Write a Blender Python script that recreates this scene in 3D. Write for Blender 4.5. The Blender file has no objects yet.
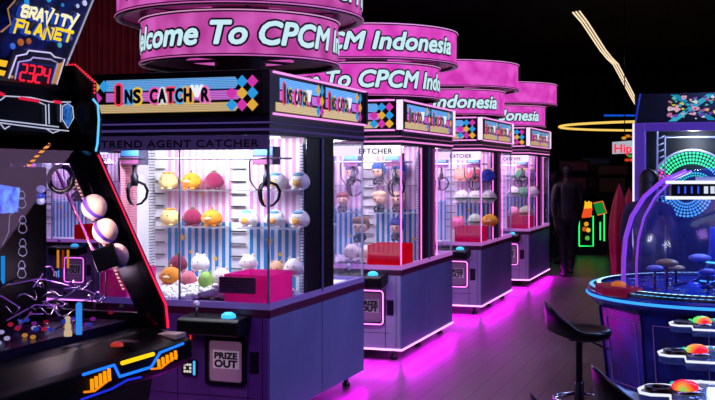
import bpy, bmesh, math, random
from mathutils import Vector, Matrix
random.seed(7)
PI = math.pi
S = bpy.context.scene
C = S.collection

# ------------------------------------------------------------------ camera
FPX = 1075.0; HY = 171.0; CZ = 1.62
YAW = math.atan((728 - 357.5) / FPX)
cam = bpy.data.objects.new('camera', bpy.data.cameras.new('camera')); C.objects.link(cam)
cam.location = (0, 0, CZ); cam.rotation_euler = (PI / 2, 0, YAW)
cam.data.sensor_width = 36; cam.data.lens = 36 * FPX / 715; cam.data.shift_y = -(200 - HY) / 715
cam.data.clip_start = .05; cam.data.clip_end = 100
S.camera = cam
# ------------------------------------------------------------------ world, exposure
w = bpy.data.worlds.new('world'); S.world = w; w.use_nodes = True
w.node_tree.nodes['Background'].inputs[0].default_value = (.20, .12, .40, 1)
w.node_tree.nodes['Background'].inputs[1].default_value = .02
S.view_settings.view_transform = 'Standard'; S.view_settings.look = 'None'
S.view_settings.exposure = 0; S.view_settings.gamma = 1; S.view_settings.use_curve_mapping = False
S.cycles.use_denoising = True; S.cycles.sample_clamp_indirect = 4; S.cycles.sample_clamp_direct = 0
S.cycles.max_bounces = 12; S.cycles.transparent_max_bounces = 24
S.cycles.caustics_reflective = False; S.cycles.caustics_refractive = False
# ------------------------------------------------------------------ room light: unseen fill lamps
def lamp(name, loc, power, col, size=1.0, size_y=None, target=None, spread=PI):
    l = bpy.data.lights.new(name, 'AREA'); l.energy = power; l.color = col; l.size = size
    if size_y: l.shape = 'RECTANGLE'; l.size_y = size_y
    l.spread = spread
    o = bpy.data.objects.new(name, l); C.objects.link(o); o.location = loc
    if target:
        o.rotation_euler = (Vector(target) - Vector(loc)).to_track_quat('-Z', 'Y').to_euler()
    return o
lamp('aisle_fill', (-.4, 6.5, 4.3), 38, (.80, .45, .85), 1.6, 6.0)  # unseen area light added for the room's general purple ambience
lamp('blue_side_fill', (1.9, 6.5, 3.3), 95, (.36, .42, 1.0), 1.0, 3.0, target=(-2.6, 7.5, .3))  # unseen side light added to throw blue on the machine sides
lamp('far_side_fill', (.6, 13.5, 3.6), 30, (.45, .35, 1.0), 1.0, 4.0, target=(-2.6, 13, .3))  # unseen fill added for the sides of the farther machines
lamp('violet_front_fill', (-2.2, 2.6, 4.0), 30, (.55, .25, 1), 1.2, 1.2, target=(-3.0, 6.0, .3))  # unseen violet fill added from the camera side for the fronts

# ------------------------------------------------------------------ pixel <-> place helpers (photograph frame 715 x 400)
FW = (-math.sin(YAW), math.cos(YAW)); RT = (math.cos(YAW), math.sin(YAW))
def ray(px):
    u = (px - 357.5) / FPX
    return (FW[0] + u * RT[0], FW[1] + u * RT[1])
def at(px, py, D):
    r = ray(px); return Vector((r[0] * D, r[1] * D, CZ + (HY - py) * D / FPX))
def at_x(px, py, X):
    r = ray(px); return at(px, py, X / r[0])
def at_y(px, py, Y):
    r = ray(px); return at(px, py, Y / r[1])

# ------------------------------------------------------------------ materials
def lin(c):
    if isinstance(c, str):
        c = [int(c[i:i + 2], 16) / 255 for i in (0, 2, 4)]
    return tuple((v / 12.92 if v <= .04045 else ((v + .055) / 1.055) ** 2.4) for v in c) + (1,)
MATS = {}
def mat(col, rough=.5, metal=0, emit=0, ecol=None, spec=.5, coat=0, sheen=0):
    k = ('m', col, rough, metal, emit, ecol, spec, coat, sheen)
    if k in MATS: return MATS[k]
    m = bpy.data.materials.new('material_' + str(col)); m.use_nodes = True
    b = m.node_tree.nodes['Principled BSDF']
    b.inputs['Base Color'].default_value = lin(col); b.inputs['Roughness'].default_value = rough
    b.inputs['Metallic'].default_value = metal; b.inputs['Specular IOR Level'].default_value = spec
    b.inputs['Coat Weight'].default_value = coat; b.inputs['Sheen Weight'].default_value = sheen
    if emit:
        b.inputs['Emission Color'].default_value = lin(ecol or col); b.inputs['Emission Strength'].default_value = emit
    MATS[k] = m; return m
def glow(col, s=1.0):
    k = ('g', col, s)
    if k in MATS: return MATS[k]
    m = bpy.data.materials.new('glow_' + str(col)); m.use_nodes = True; nt = m.node_tree
    nt.nodes.remove(nt.nodes['Principled BSDF'])
    e = nt.nodes.new('ShaderNodeEmission'); e.inputs[0].default_value = lin(col); e.inputs[1].default_value = s
    nt.links.new(e.outputs[0], nt.nodes['Material Output'].inputs[0])
    MATS[k] = m; return m
def glass(tint='ffffff', refl=.06, rough=.02, body=0, bodycol=None):
    k = ('gl', tint, refl, rough, body, bodycol)
    if k in MATS: return MATS[k]
    m = bpy.data.materials.new('glass_' + tint); m.use_nodes = True; nt = m.node_tree
    nt.nodes.remove(nt.nodes['Principled BSDF'])
    t = nt.nodes.new('ShaderNodeBsdfTransparent'); t.inputs[0].default_value = lin(tint)
    g = nt.nodes.new('ShaderNodeBsdfGlossy'); g.inputs['Roughness'].default_value = rough
    mx = nt.nodes.new('ShaderNodeMixShader'); mx.inputs[0].default_value = refl
    nt.links.new(t.outputs[0], mx.inputs[1]); nt.links.new(g.outputs[0], mx.inputs[2])
    out = mx
    if body:
        d = nt.nodes.new('ShaderNodeBsdfDiffuse'); d.inputs[0].default_value = lin(bodycol or tint)
        tr = nt.nodes.new('ShaderNodeBsdfTranslucent'); tr.inputs[0].default_value = lin(bodycol or tint)
        ad = nt.nodes.new('ShaderNodeMixShader'); ad.inputs[0].default_value = .5
        nt.links.new(d.outputs[0], ad.inputs[1]); nt.links.new(tr.outputs[0], ad.inputs[2])
        m2 = nt.nodes.new('ShaderNodeMixShader'); m2.inputs[0].default_value = body
        nt.links.new(mx.outputs[0], m2.inputs[1]); nt.links.new(ad.outputs[0], m2.inputs[2]); out = m2
    nt.links.new(out.outputs[0], nt.nodes['Material Output'].inputs[0])
    MATS[k] = m; return m
def nodes(m): return m.node_tree.nodes, m.node_tree.links
def ramp(nt, stops, interp='CONSTANT'):
    r = nt.nodes.new('ShaderNodeValToRGB'); r.color_ramp.interpolation = interp
    el = r.color_ramp.elements
    while len(el) > 1: el.remove(el[-1])
    el[0].position = stops[0][0]; el[0].color = lin(stops[0][1])
    for p, c in stops[1:]:
        e = el.new(p); e.color = lin(c)
    return r
def math_node(nt, op, a, b=None):
    n = nt.nodes.new('ShaderNodeMath'); n.operation = op
    for i, v in enumerate((a, b)):
        if v is None: continue
        if isinstance(v, (int, float)): n.inputs[i].default_value = v
        else: nt.links.new(v, n.inputs[i])
    return n.outputs[0]

def stripes_mat(name, c1, c2, period, axis=0, emit=0.0, noise=False, rough=.5, duty=.5):
    m = bpy.data.materials.new(name); m.use_nodes = True; nt = m.node_tree
    b = nt.nodes['Principled BSDF']; b.inputs['Roughness'].default_value = rough
    tc = nt.nodes.new('ShaderNodeTexCoord'); sp = nt.nodes.new('ShaderNodeSeparateXYZ')
    nt.links.new(tc.outputs['Object'], sp.inputs[0])
    f = math_node(nt, 'FRACT', math_node(nt, 'DIVIDE', sp.outputs[axis], period))
    r = ramp(nt, [(0, c1), (duty, c2)]); nt.links.new(f, r.inputs[0])
    nt.links.new(r.outputs[0], b.inputs['Base Color'])
    if emit:
        nt.links.new(r.outputs[0], b.inputs['Emission Color']); b.inputs['Emission Strength'].default_value = emit
    return m
def screen_mat(name, c1, c2, s=1.0, scale=6.0, grid=160.0):
    """an LED wall: two tones drifting into each other, with the fine dark lines between the diodes"""
    m = bpy.data.materials.new(name); m.use_nodes = True; nt = m.node_tree
    nt.nodes.remove(nt.nodes['Principled BSDF'])
    e = nt.nodes.new('ShaderNodeEmission'); e.inputs[1].default_value = s
    tc = nt.nodes.new('ShaderNodeTexCoord')
    n = nt.nodes.new('ShaderNodeTexNoise'); n.inputs['Scale'].default_value = scale; n.inputs['Detail'].default_value = 1
    nt.links.new(tc.outputs['Object'], n.inputs['Vector'])
    r = ramp(nt, [(.35, c1), (.65, c2)], 'LINEAR'); nt.links.new(n.outputs[0], r.inputs[0])
    sp = nt.nodes.new('ShaderNodeSeparateXYZ'); nt.links.new(tc.outputs['Object'], sp.inputs[0])
    f = math_node(nt, 'FRACT', math_node(nt, 'MULTIPLY', sp.outputs[2], grid))
    d = math_node(nt, 'ADD', math_node(nt, 'MULTIPLY', math_node(nt, 'GREATER_THAN', f, .72), -.22), 1.0)
    mx = nt.nodes.new('ShaderNodeMixRGB'); mx.blend_type = 'MULTIPLY'; mx.inputs[0].default_value = 1
    nt.links.new(r.outputs[0], mx.inputs[1]); nt.links.new(d, mx.inputs[2])
    nt.links.new(mx.outputs[0], e.inputs[0])
    nt.links.new(e.outputs[0], nt.nodes['Material Output'].inputs[0])
    return m
def floor_mat():
    m = bpy.data.materials.new('floor_planks'); m.use_nodes = True; nt = m.node_tree
    b = nt.nodes['Principled BSDF']
    tc = nt.nodes.new('ShaderNodeTexCoord'); mp = nt.nodes.new('ShaderNodeMapping')
    mp.inputs['Rotation'].default_value = (0, 0, PI / 2)
    nt.links.new(tc.outputs['Object'], mp.inputs[0])
    br = nt.nodes.new('ShaderNodeTexBrick'); br.inputs['Scale'].default_value = 1
    br.inputs['Brick Width'].default_value = 1.5; br.inputs['Row Height'].default_value = .16
    br.inputs['Mortar Size'].default_value = .004
    br.inputs['Color1'].default_value = lin('70666a'); br.inputs['Color2'].default_value = lin('6a6064'); br.inputs['Mortar'].default_value = lin('1c181a')
    nt.links.new(mp.outputs[0], br.inputs[0])
    n = nt.nodes.new('ShaderNodeTexNoise'); n.inputs['Scale'].default_value = 3; n.inputs['Detail'].default_value = 3
    m2 = nt.nodes.new('ShaderNodeMapping'); m2.inputs['Scale'].default_value = (5, .35, 1)
    nt.links.new(tc.outputs['Object'], m2.inputs[0]); nt.links.new(m2.outputs[0], n.inputs['Vector'])
    r = ramp(nt, [(.3, 'c8c0c8'), (.7, 'ffffff')], 'LINEAR'); nt.links.new(n.outputs[0], r.inputs[0])
    mx = nt.nodes.new('ShaderNodeMixRGB'); mx.blend_type = 'MULTIPLY'; mx.inputs[0].default_value = 1
    nt.links.new(br.outputs[0], mx.inputs[1]); nt.links.new(r.outputs[0], mx.inputs[2])
    nt.links.new(mx.outputs[0], b.inputs['Base Color'])
    b.inputs['Roughness'].default_value = .38
    rr = ramp(nt, [(.3, '9a9a9a'), (.7, 'a8a8a8')], 'LINEAR'); nt.links.new(n.outputs[0], rr.inputs[0]); nt.links.new(rr.outputs[0], b.inputs['Roughness'])
    return m
def led_mat(name, axes, r0, step, count, stops, strength=1.5, size=.13):
    """rows of round light dots around the object's own centre; colour by angle"""
    m = bpy.data.materials.new(name); m.use_nodes = True; nt = m.node_tree; b = nt.nodes['Principled BSDF']
    b.inputs['Base Color'].default_value = lin('0a1030'); b.inputs['Roughness'].default_value = .3
    tc = nt.nodes.new('ShaderNodeTexCoord'); sp = nt.nodes.new('ShaderNodeSeparateXYZ'); nt.links.new(tc.outputs['Object'], sp.inputs[0])
    X = sp.outputs[axes[0]]; Y = sp.outputs[axes[1]]
    r = math_node(nt, 'SQRT', math_node(nt, 'ADD', math_node(nt, 'MULTIPLY', X, X), math_node(nt, 'MULTIPLY', Y, Y)))
    th = math_node(nt, 'ADD', math_node(nt, 'DIVIDE', math_node(nt, 'ARCTAN2', Y, X), 2 * PI), .5)
    u = math_node(nt, 'SUBTRACT', math_node(nt, 'FRACT', math_node(nt, 'DIVIDE', math_node(nt, 'SUBTRACT', r, r0), step)), .5)
    v = math_node(nt, 'SUBTRACT', math_node(nt, 'FRACT', math_node(nt, 'MULTIPLY', th, count)), .5)
    d = math_node(nt, 'ADD', math_node(nt, 'MULTIPLY', u, u), math_node(nt, 'MULTIPLY', v, v))
    on = math_node(nt, 'MULTIPLY', math_node(nt, 'LESS_THAN', d, size), strength)
    rp = ramp(nt, stops); nt.links.new(th, rp.inputs[0])
    nt.links.new(rp.outputs[0], b.inputs['Emission Color']); nt.links.new(on, b.inputs['Emission Strength'])
    return m
def noise_mat(name, c1, c2, scale=8, rough=.6, stretch=(1, 1, 1), bump=0, emit=0, metal=0, detail=4):
    m = bpy.data.materials.new(name); m.use_nodes = True; nt = m.node_tree
    b = nt.nodes['Principled BSDF']; b.inputs['Roughness'].default_value = rough; b.inputs['Metallic'].default_value = metal
    tc = nt.nodes.new('ShaderNodeTexCoord'); mp = nt.nodes.new('ShaderNodeMapping'); mp.inputs['Scale'].default_value = stretch
    nt.links.new(tc.outputs['Object'], mp.inputs[0])
    n = nt.nodes.new('ShaderNodeTexNoise'); n.inputs['Scale'].default_value = scale; n.inputs['Detail'].default_value = detail
    nt.links.new(mp.outputs[0], n.inputs['Vector'])
    r = ramp(nt, [(.35, c1), (.65, c2)], 'LINEAR'); nt.links.new(n.outputs[0], r.inputs[0])
    nt.links.new(r.outputs[0], b.inputs['Base Color'])
    if emit: nt.links.new(r.outputs[0], b.inputs['Emission Color']); b.inputs['Emission Strength'].default_value = emit
    if bump:
        bp = nt.nodes.new('ShaderNodeBump'); bp.inputs['Strength'].default_value = bump
        nt.links.new(n.outputs[0], bp.inputs['Height']); nt.links.new(bp.outputs[0], b.inputs['Normal'])
    return m

BLACK = mat('08080c', .3); GLOSSBLACK = mat('050508', .12, coat=.5); DARK = mat('16121c', .5)
METAL = mat('b8b8c4', .25, 1); DARKMETAL = mat('3a3a44', .35, 1)
WHITE = mat('f2f2f6', .45); CLEAR = glass('fafaff', .05); 

# ------------------------------------------------------------------ mesh builder
class MB:
    def __init__(s): s.v = []; s.f = []; s.m = []; s.mats = []; s.sm = []
    def mi(s, m):
        if m not in s.mats: s.mats.append(m)
        return s.mats.index(m)
    def add(s, vs, fs, m, smooth=False, M=None):
        o = len(s.v)
        for p in vs: s.v.append(tuple(M @ Vector(p)) if M else tuple(p))
        i = s.mi(m)
        for f in fs: s.f.append([a + o for a in f]); s.m.append(i); s.sm.append(smooth)
        return s
    def box(s, a, b, m, M=None):
        x0, y0, z0 = a; x1, y1, z1 = b
        vs = [(x0, y0, z0), (x1, y0, z0), (x1, y1, z0), (x0, y1, z0), (x0, y0, z1), (x1, y0, z1), (x1, y1, z1), (x0, y1, z1)]
        return s.add(vs, [(0, 3, 2, 1), (4, 5, 6, 7), (0, 1, 5, 4), (1, 2, 6, 5), (2, 3, 7, 6), (3, 0, 4, 7)], m, M=M)
    def cbox(s, c, d, m, M=None):
        return s.box([c[i] - d[i] / 2 for i in range(3)], [c[i] + d[i] / 2 for i in range(3)], m, M)
    def prism(s, poly, fn, a, b, m, M=None):
        """poly of (u,v); fn(u,v,t) -> xyz; t from a to b"""
        n = len(poly)
        vs = [fn(u, v, a) for u, v in poly] + [fn(u, v, b) for u, v in poly]
        fs = [list(range(n))[::-1], list(range(n, 2 * n))] + [(i, (i + 1) % n, n + (i + 1) % n, n + i) for i in range(n)]
        return s.add(vs, fs, m, M=M)
    def frame(s, outer, inner, fn, a, b, m):
        """ring between two polygons of equal vertex count"""
        n = len(outer)
        vs = [fn(u, v, t) for t in (a, b) for P in (outer, inner) for u, v in P]
        fs = []
        for i in range(n):
            j = (i + 1) % n
            fs += [(i, j, n + j, n + i), (2 * n + i, 3 * n + i, 3 * n + j, 2 * n + j), (i, 2 * n + i, 2 * n + j, j), (n + i, n + j, 3 * n + j, 3 * n + i)]
        return s.add(vs, fs, m)
    def tube(s, pts, r, m, n=8, caps=True, closed=False, M=None):
        pts = [Vector(p) for p in pts]; vs = []; N = len(pts)
        rs = r if isinstance(r, (list, tuple)) else [r] * N
        up = None
        for i, p in enumerate(pts):
            if closed: d = pts[(i + 1) % N] - pts[i - 1]
            else: d = pts[min(i + 1, N - 1)] - pts[max(i - 1, 0)]
            d.normalize()
            if up is None:
                up = Vector((0, 0, 1)) if abs(d.z) < .9 else Vector((1, 0, 0))
            a = d.cross(up)
            if a.length < 1e-4: a = d.orthogonal()
            a.normalize(); b = a.cross(d).normalized(); up = b
            for k in range(n):
                t = 2 * PI * k / n
                vs.append(p + (a * math.cos(t) + b * math.sin(t)) * rs[i])
        fs = []
        for i in range(N if closed else N - 1):
            j = (i + 1) % N
            for k in range(n):
                l = (k + 1) % n
                fs.append((i * n + k, i * n + l, j * n + l, j * n + k))
        if caps and not closed: fs += [list(range(n))[::-1], list(range((N - 1) * n, N * n))]
        return s.add(vs, fs, m, True, M)
    def lathe(s, prof, c, m, n=32, M=None, a0=0, a1=2 * PI, smooth=True):
        full = abs(a1 - a0 - 2 * PI) < 1e-6; K = n if full else n + 1
        vs = []
        for k in range(K):
            t = a0 + (a1 - a0) * k / n
            for r, z in prof: vs.append((c[0] + r * math.cos(t), c[1] + r * math.sin(t), c[2] + z))
        P = len(prof); fs = []
        for k in range(n):
            k2 = (k + 1) % K
            for i in range(P - 1): fs.append((k * P + i, k2 * P + i, k2 * P + i + 1, k * P + i + 1))
        return s.add(vs, fs, m, smooth, M)
    def ball(s, c, r, m, nu=16, nv=10, M=None, fn=None):
        if isinstance(r, (int, float)): r = (r, r, r)
        vs = []
        for j in range(nv + 1):
            ph = -PI / 2 + PI * j / nv
            for i in range(nu):
                t = 2 * PI * i / nu
                p = Vector((math.cos(ph) * math.cos(t), math.cos(ph) * math.sin(t), math.sin(ph)))
                if fn: p = fn(p)
                vs.append((c[0] + p.x * r[0], c[1] + p.y * r[1], c[2] + p.z * r[2]))
        fs = [(j * nu + i, j * nu + (i + 1) % nu, (j + 1) * nu + (i + 1) % nu, (j + 1) * nu + i) for j in range(nv) for i in range(nu)]
        return s.add(vs, fs, m, True, M)
    def build(s, name, parent=None, label=None, bevel=0, kind=None, off=None):
        me = bpy.data.meshes.new(name)
        vs = s.v
        if off: vs = [(a - off[0], b - off[1], c - off[2]) for a, b, c in vs]
        me.from_pydata([tuple(v) for v in vs], [], s.f)
        for m in s.mats: me.materials.append(m)
        me.polygons.foreach_set('material_index', s.m); me.polygons.foreach_set('use_smooth', s.sm)
        me.validate(); me.update()
        bm = bmesh.new(); bm.from_mesh(me); bmesh.ops.remove_doubles(bm, verts=bm.verts, dist=1e-5)
        bmesh.ops.recalc_face_normals(bm, faces=bm.faces); bm.to_mesh(me); bm.free()
        o = bpy.data.objects.new(name, me); C.objects.link(o)
        if parent: o.parent = parent
        if label: o['label'] = label
        if kind: o['kind'] = kind
        if bevel:
            md = o.modifiers.new('bevel', 'BEVEL'); md.width = bevel; md.segments = 2; md.limit_method = 'ANGLE'
        return o

def thing(name, label, cat, loc=(0, 0, 0), rz=0, group=None):
    o = bpy.data.objects.new(name, None); C.objects.link(o); o.location = loc; o.rotation_euler = (0, 0, rz)
    o.empty_display_size = .1
    return tag(o, label, cat, group)
def tag(o, label, cat, group=None):
    o['label'] = label; o['category'] = cat
    if group: o['group'] = group
    return o
def kids(o): return [c for c in C.objects if c.parent == o]
KIDS = {}
def copy_tree(o, parent=None):
    c = o.copy(); C.objects.link(c)
    if parent: c.parent = parent
    for ch in list(o.children): copy_tree(ch, c)
    return c
def struct(mb, name, **k):
    return mb.build(name, kind='structure', **k)

# ------------------------------------------------------------------ lettering
TXT = {}
def text_geo(body, size=1.0, shear=0, offset=0, cuts=0, spacing=1.0):
    k = (body, size, shear, offset, cuts, spacing)
    if k in TXT: return TXT[k]
    cu = bpy.data.curves.new('lettering', 'FONT'); cu.body = body; cu.size = size; cu.shear = shear; cu.offset = offset
    cu.resolution_u = 3; cu.space_character = spacing
    o = bpy.data.objects.new('lettering', cu); C.objects.link(o)
    dg = bpy.context.evaluated_depsgraph_get()
    me = bpy.data.meshes.new_from_object(o.evaluated_get(dg))
    bpy.data.objects.remove(o); bpy.data.curves.remove(cu)
    bm = bmesh.new(); bm.from_mesh(me); bpy.data.meshes.remove(me)
    if cuts:
        xs = [v.co.x for v in bm.verts]; x = min(xs) + cuts
        while x < max(xs):
            bmesh.ops.bisect_plane(bm, geom=bm.verts[:] + bm.edges[:] + bm.faces[:], plane_co=(x, 0, 0), plane_no=(1, 0, 0)); x += cuts
    bm.verts.ensure_lookup_table()
    vs = [(v.co.x, v.co.y) for v in bm.verts]; fs = [[v.index for v in f.verts] for f in bm.faces]
    bm.verts.index_update(); fs = [[v.index for v in f.verts] for f in bm.faces]
    bm.free(); TXT[k] = (vs, fs); return TXT[k]
def put_text(mb, body, fn, m, width=None, height=None, x0=0, y0=0, shear=0, bold=0, size=1.0, cuts=0, outline=None, om=None, lift=.003, base=None, spacing=1.0, center=False):
    """fn(u,v,t) -> xyz, t = height above the surface; width/height fit the plain lettering into a box"""
    vs, fs = text_geo(body, 1.0, shear, 0, 0, spacing)
    ax0 = min(v[0] for v in vs); ax1 = max(v[0] for v in vs); ay1 = max(v[1] for v in vs); ay0 = min(v[1] for v in vs)
    if base is None: ay0 = 0 if not base else ay0
    sx = (width / (ax1 - ax0)) if width else size
    sy = (height / (ay1 - 0)) if height else size
    if width and not height: sy = sx
    if height and not width: sx = sy
    off = (ax1 - ax0) * sx / 2 if center else 0
    vs, fs = text_geo(body, 1.0, shear, 0, (cuts / sx) if cuts else 0, spacing)
    for o, mm, l in (((outline, om, lift), (bold, m, lift * 2)) if om else ((bold, m, lift),)):
        o = o or 0; n_ = 10 if o > .04 else 6
        for k in range(n_ if o else 1):     # thicker strokes: the same letters laid a little to every side
            dx, dy = (o * math.cos(2 * PI * k / n_) * sy, o * math.sin(2 * PI * k / n_) * sy) if o else (0, 0)
            mb.add([fn((x - ax0) * sx + x0 - off + dx, y * sy + y0 + dy, l + k * .00003) for x, y in vs], fs, mm)

# =================================================================== THE ROOM
struct(MB().box((-11, -2, -.1), (6, 34, 0), floor_mat()), 'floor')
struct(MB().box((-11, -2, 4.6), (6, 34, 4.7), mat('0c0a10', .8)), 'ceiling')
struct(MB().box((-11, 33.9, 0), (6, 34, 4.6), mat('0d0a12', .8)), 'wall_back')
struct(MB().box((-11, -2, 0), (-10.9, 34, 4.6), mat('140810', .8)), 'wall_left')
struct(MB().box((5.9, -2, 0), (6, 34, 4.6), mat('0d0a12', .8)), 'wall_right')

# =================================================================== PLUSH TOYS (built once each, copied into the machines)
FUZZ = {}
def fuzz(col):
    if col not in FUZZ:
        FUZZ[col] = mat(col, .85, sheen=.3)
    return FUZZ[col]
EYE = mat('101010', .2)
def round_plush(loc, r, col, label, accent='f0a020', style='duck', rz=0, group=None):
    t = thing('round_plush_toy', label, 'plush toy', loc, rz, group)
    f = fuzz(col)
    wd = 1.12 if style == 'duck' else 1.0
    b = MB().ball((0, 0, r * .88), (r * wd, r * .92, r * (.86 if style == 'duck' else .92)), f, 20, 14, fn=lambda p: Vector((p.x * (1 - .10 * p.z), p.y * (1 - .08 * p.z), p.z if p.z > -.85 else -.85)))
    for s in (-1, 1): b.ball((s * r * .45, -r * .45, r * .12), (r * .25, r * .3, r * .13), f, 10, 6)
    for s in (-1, 1): b.ball((s * r * .98 * wd, -r * .1, r * .75), (r * .14, r * .2, r * .3), f, 10, 6)
    b.build('body', t)
    e = MB()
    for s in (-1, 1): e.ball((s * r * .32, -r * .83, r * 1.05), r * .07, EYE, 8, 6)
    e.build('eyes', t)
    if style == 'duck':
        MB().ball((0, -r * .86, r * .82), (r * .38, r * .22, r * .16), fuzz('f6e0b0'), 12, 8).build('beak', t)
        MB().ball((0, 0, r * 1.85), (r * .12, r * .12, r * .16), fuzz(accent), 8, 6).build('tuft', t)
    elif style == 'fruit':
        MB().ball((0, 0, r * 1.82), (r * .3, r * .2, r * .16), fuzz('4a6a30'), 10, 6).tube([(0, 0, r * 1.7), (0, 0, r * 2.0)], r * .07, fuzz('4a6a30'), 6).build('leaf', t)
    elif style == 'hat':
        m = MB()
        for k in range(7):
            a = 2 * PI * k / 7; m.ball((math.cos(a) * r * .45, math.sin(a) * r * .42, r * 1.66), (r * .2, r * .2, r * .13), fuzz(accent), 8, 6)
        m.ball((0, 0, r * 1.68), (r * .5, r * .45, r * .16), fuzz(accent), 10, 6).build('hat', t)
    elif style == 'ears':
        for s in (-1, 1): MB().ball((s * r * .5, 0, r * 1.68), (r * .2, r * .12, r * .26), fuzz(accent), 10, 6).build('ear', t)
    elif style == 'bird':
        MB().ball((0, -r * .8, r * .7), (r * .45, r * .25, r * .35), fuzz(accent), 12, 8).build('beak', t)
        MB().ball((0, -r * .35, r * 1.5), (r * .6, r * .4, r * .25), fuzz('7ab8d8'), 12, 8).build('cap', t)
    elif style == 'melon':
        m = MB().lathe([(r * .97, r * .5), (r * 1.03, r * .62), (r * .99, r * .76)], (0, 0, 0), fuzz('2c7040'), 18)
        m.build('rind_band', t)
    return t
def doll_plush(loc, h, hair, label, skin='f2c6a8', cloth='2a2a34', rz=0, spiky=False, group=None):
    """big-headed doll: head, hair, seated body"""
    t = thing('doll_plush_toy', label, 'plush toy', loc, rz, group)
    k = h
    b = MB().ball((0, 0, .20 * k), (.17 * k, .14 * k, .2 * k), fuzz(cloth), 14, 10)
    for s in (-1, 1):
        b.tube([(s * .12 * k, 0, .3 * k), (s * .22 * k, -.08 * k, .2 * k), (s * .2 * k, -.14 * k, .14 * k)], [.055 * k, .055 * k, .05 * k], fuzz(cloth), 8)
        b.tube([(s * .08 * k, -.04 * k, .07 * k), (s * .12 * k, -.16 * k, .055 * k), (s * .13 * k, -.24 * k, .07 * k)], [.065 * k, .06 * k, .06 * k], fuzz(cloth), 8)
    b.build('clothed_body', t)
    MB().ball((0, -.02 * k, .62 * k), (.29 * k, .25 * k, .27 * k), fuzz(skin), 18, 12).build('head', t)
    hm = MB()
    hm.ball((0, .03 * k, .68 * k), (.325 * k, .27 * k, .30 * k), fuzz(hair), 18, 12)
    for i in range(9):
        a = PI + PI * (i + .5) / 9
        hm.ball((math.cos(a) * .26 * k, math.sin(a) * .22 * k - .0 * k, .80 * k), (.085 * k, .07 * k, .12 * k), fuzz(hair), 8, 6)
    if spiky:
        for i in range(9):
            a = PI * i / 8
            d = Vector((math.cos(a), 0, math.sin(a)))
            c = Vector((0, .02 * k, .70 * k))
            hm.tube([c + d * .22 * k, c + d * .45 * k], [.10 * k, .005 * k], fuzz(hair), 6)
    hm.build('hair', t)
    e = MB()
    for s in (-1, 1): e.ball((s * .11 * k, -.255 * k, .60 * k), (.035 * k, .02 * k, .05 * k), EYE, 8, 6)
    e.build('eyes', t)
    return t

# =================================================================== CLAW MACHINES
# local frame: origin on the floor at the middle of the island, +x the aisle side, -y towards the camera
HX, HD = .605, .895
PINK = 'ff78ea'
STRIPE_PINK = stripes_mat('pink_striped_panel', 'e9a2d8', 'fbf3fb', .052, 0)
STRIPE_BLUE = stripes_mat('blue_striped_panel', '2a8cc8', 'eef4fb', .052, 0)
LED_PINK1 = screen_mat('led_wall_pink', 'b8409a', 'd860c0', 1.0)
LED_PINK2 = screen_mat('led_wall_bright_pink', 'd838b8', 'ee58d4', 1.0)
LETTER = glow('c4e6f0', 1.05); LETTERDARK = mat('060410', .6)
CY = stripes_mat('screen_cyan', '3aa0e6', '8cccf6', .0105, 2, .6); MG = stripes_mat('screen_magenta', 'b83cc0', 'e69ae2', .0105, 2, .6)
YE = stripes_mat('screen_yellow', 'c8a860', 'f0dca0', .0105, 2, .6)
DIA = [glow('2f9ee8', .9), glow('d838b0', .9), glow('e8b040', .9)]
def marquee_art(mb, fn, W, H, left=True, right=3, s=1.0):
    """cyan, magenta and yellow bands, the INS CATCHER lettering and the chequer of diamonds; u 0..W, v 0..H"""
    d = H / 3 * .98; r = d * .56
    lx = d * (1.45 if left else .3); rx = W - d * (right + .2) * .95
    def dia(u, v, m, k=1.0): mb.add([fn(u - r * k, v, .004), fn(u, v - r, .004), fn(u + r * k, v, .004), fn(u, v + r, .004)], [(0, 1, 2, 3)], m)
    rows = [(0, .26, YE), (.33, .60, MG), (.64, .97, CY)]
    for i, (a, b, m) in enumerate(rows):
        e = (.0, .3, .0)[i] * d
        mb.add([fn(lx - (d * .9 if i == 0 else 0), a * H, .002), fn(rx + d * .9 + e, a * H, .002), fn(rx + d * 1.3 + e, (a + b) / 2 * H, .002), fn(rx + d * .9 + e, b * H, .002), fn(lx - (d * .9 if i == 0 else 0), b * H, .002)], [(0, 1, 2, 3, 4)], m)
    if left:
        dia(d * .35, H * .78, DIA[2]); dia(d * 1.25, H * .80, DIA[0]); dia(d * .5, H * .45, DIA[1])
    pat = [[2, 0, 1], [0, 2, 1], [1, 0, 2]]
    pat = [[0, 1, 2], [1, 2, 0], [None, 0, 1]]   # bottom to top
    for j in range(3):
        for i in range(right):
            c = pat[j][i % 3]
            if c is None and right == 3: continue
            dia(W - d * (right - i - .5) * .98, H * (.17 + .33 * j), DIA[(c if c is not None else 2)])
    # lettering: letter by letter, coloured rims around dark letters
    x = lx + (rx - lx) * .10; cw = (rx - lx) * .78 / 11.0; hh = H * .37
    rims = ['ff4060', '50b0ff', 'ffd040', None, 'ff60c0', 'f0f0f0', 'ff5070', '60c0ff', 'ffc050', None, 'ff80d0']
    for i, ch in enumerate('INS CATCH R'):
        if ch != ' ':
            put_text(mb, ch, fn, mat('140c30', .5), width=cw * .78 if ch != 'I' else cw * .3, height=hh * (1.3 if i == 0 else 1), x0=x + i * cw, y0=H * .30, bold=.05, outline=.16, om=glow(rims[i], .8), lift=.004)
        elif i == 9:
            for a in (-.6, 0, .6):   # the white three-pronged claw that stands for the E
                c0 = fn(x + (i + .45) * cw, H * .42, .009); c1 = fn(x + (i + .45 + a) * cw, H * .76, .009)
                mb.tube([c0, c1], H * .045, glow('f4f4ff', .95), 6)

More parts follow.
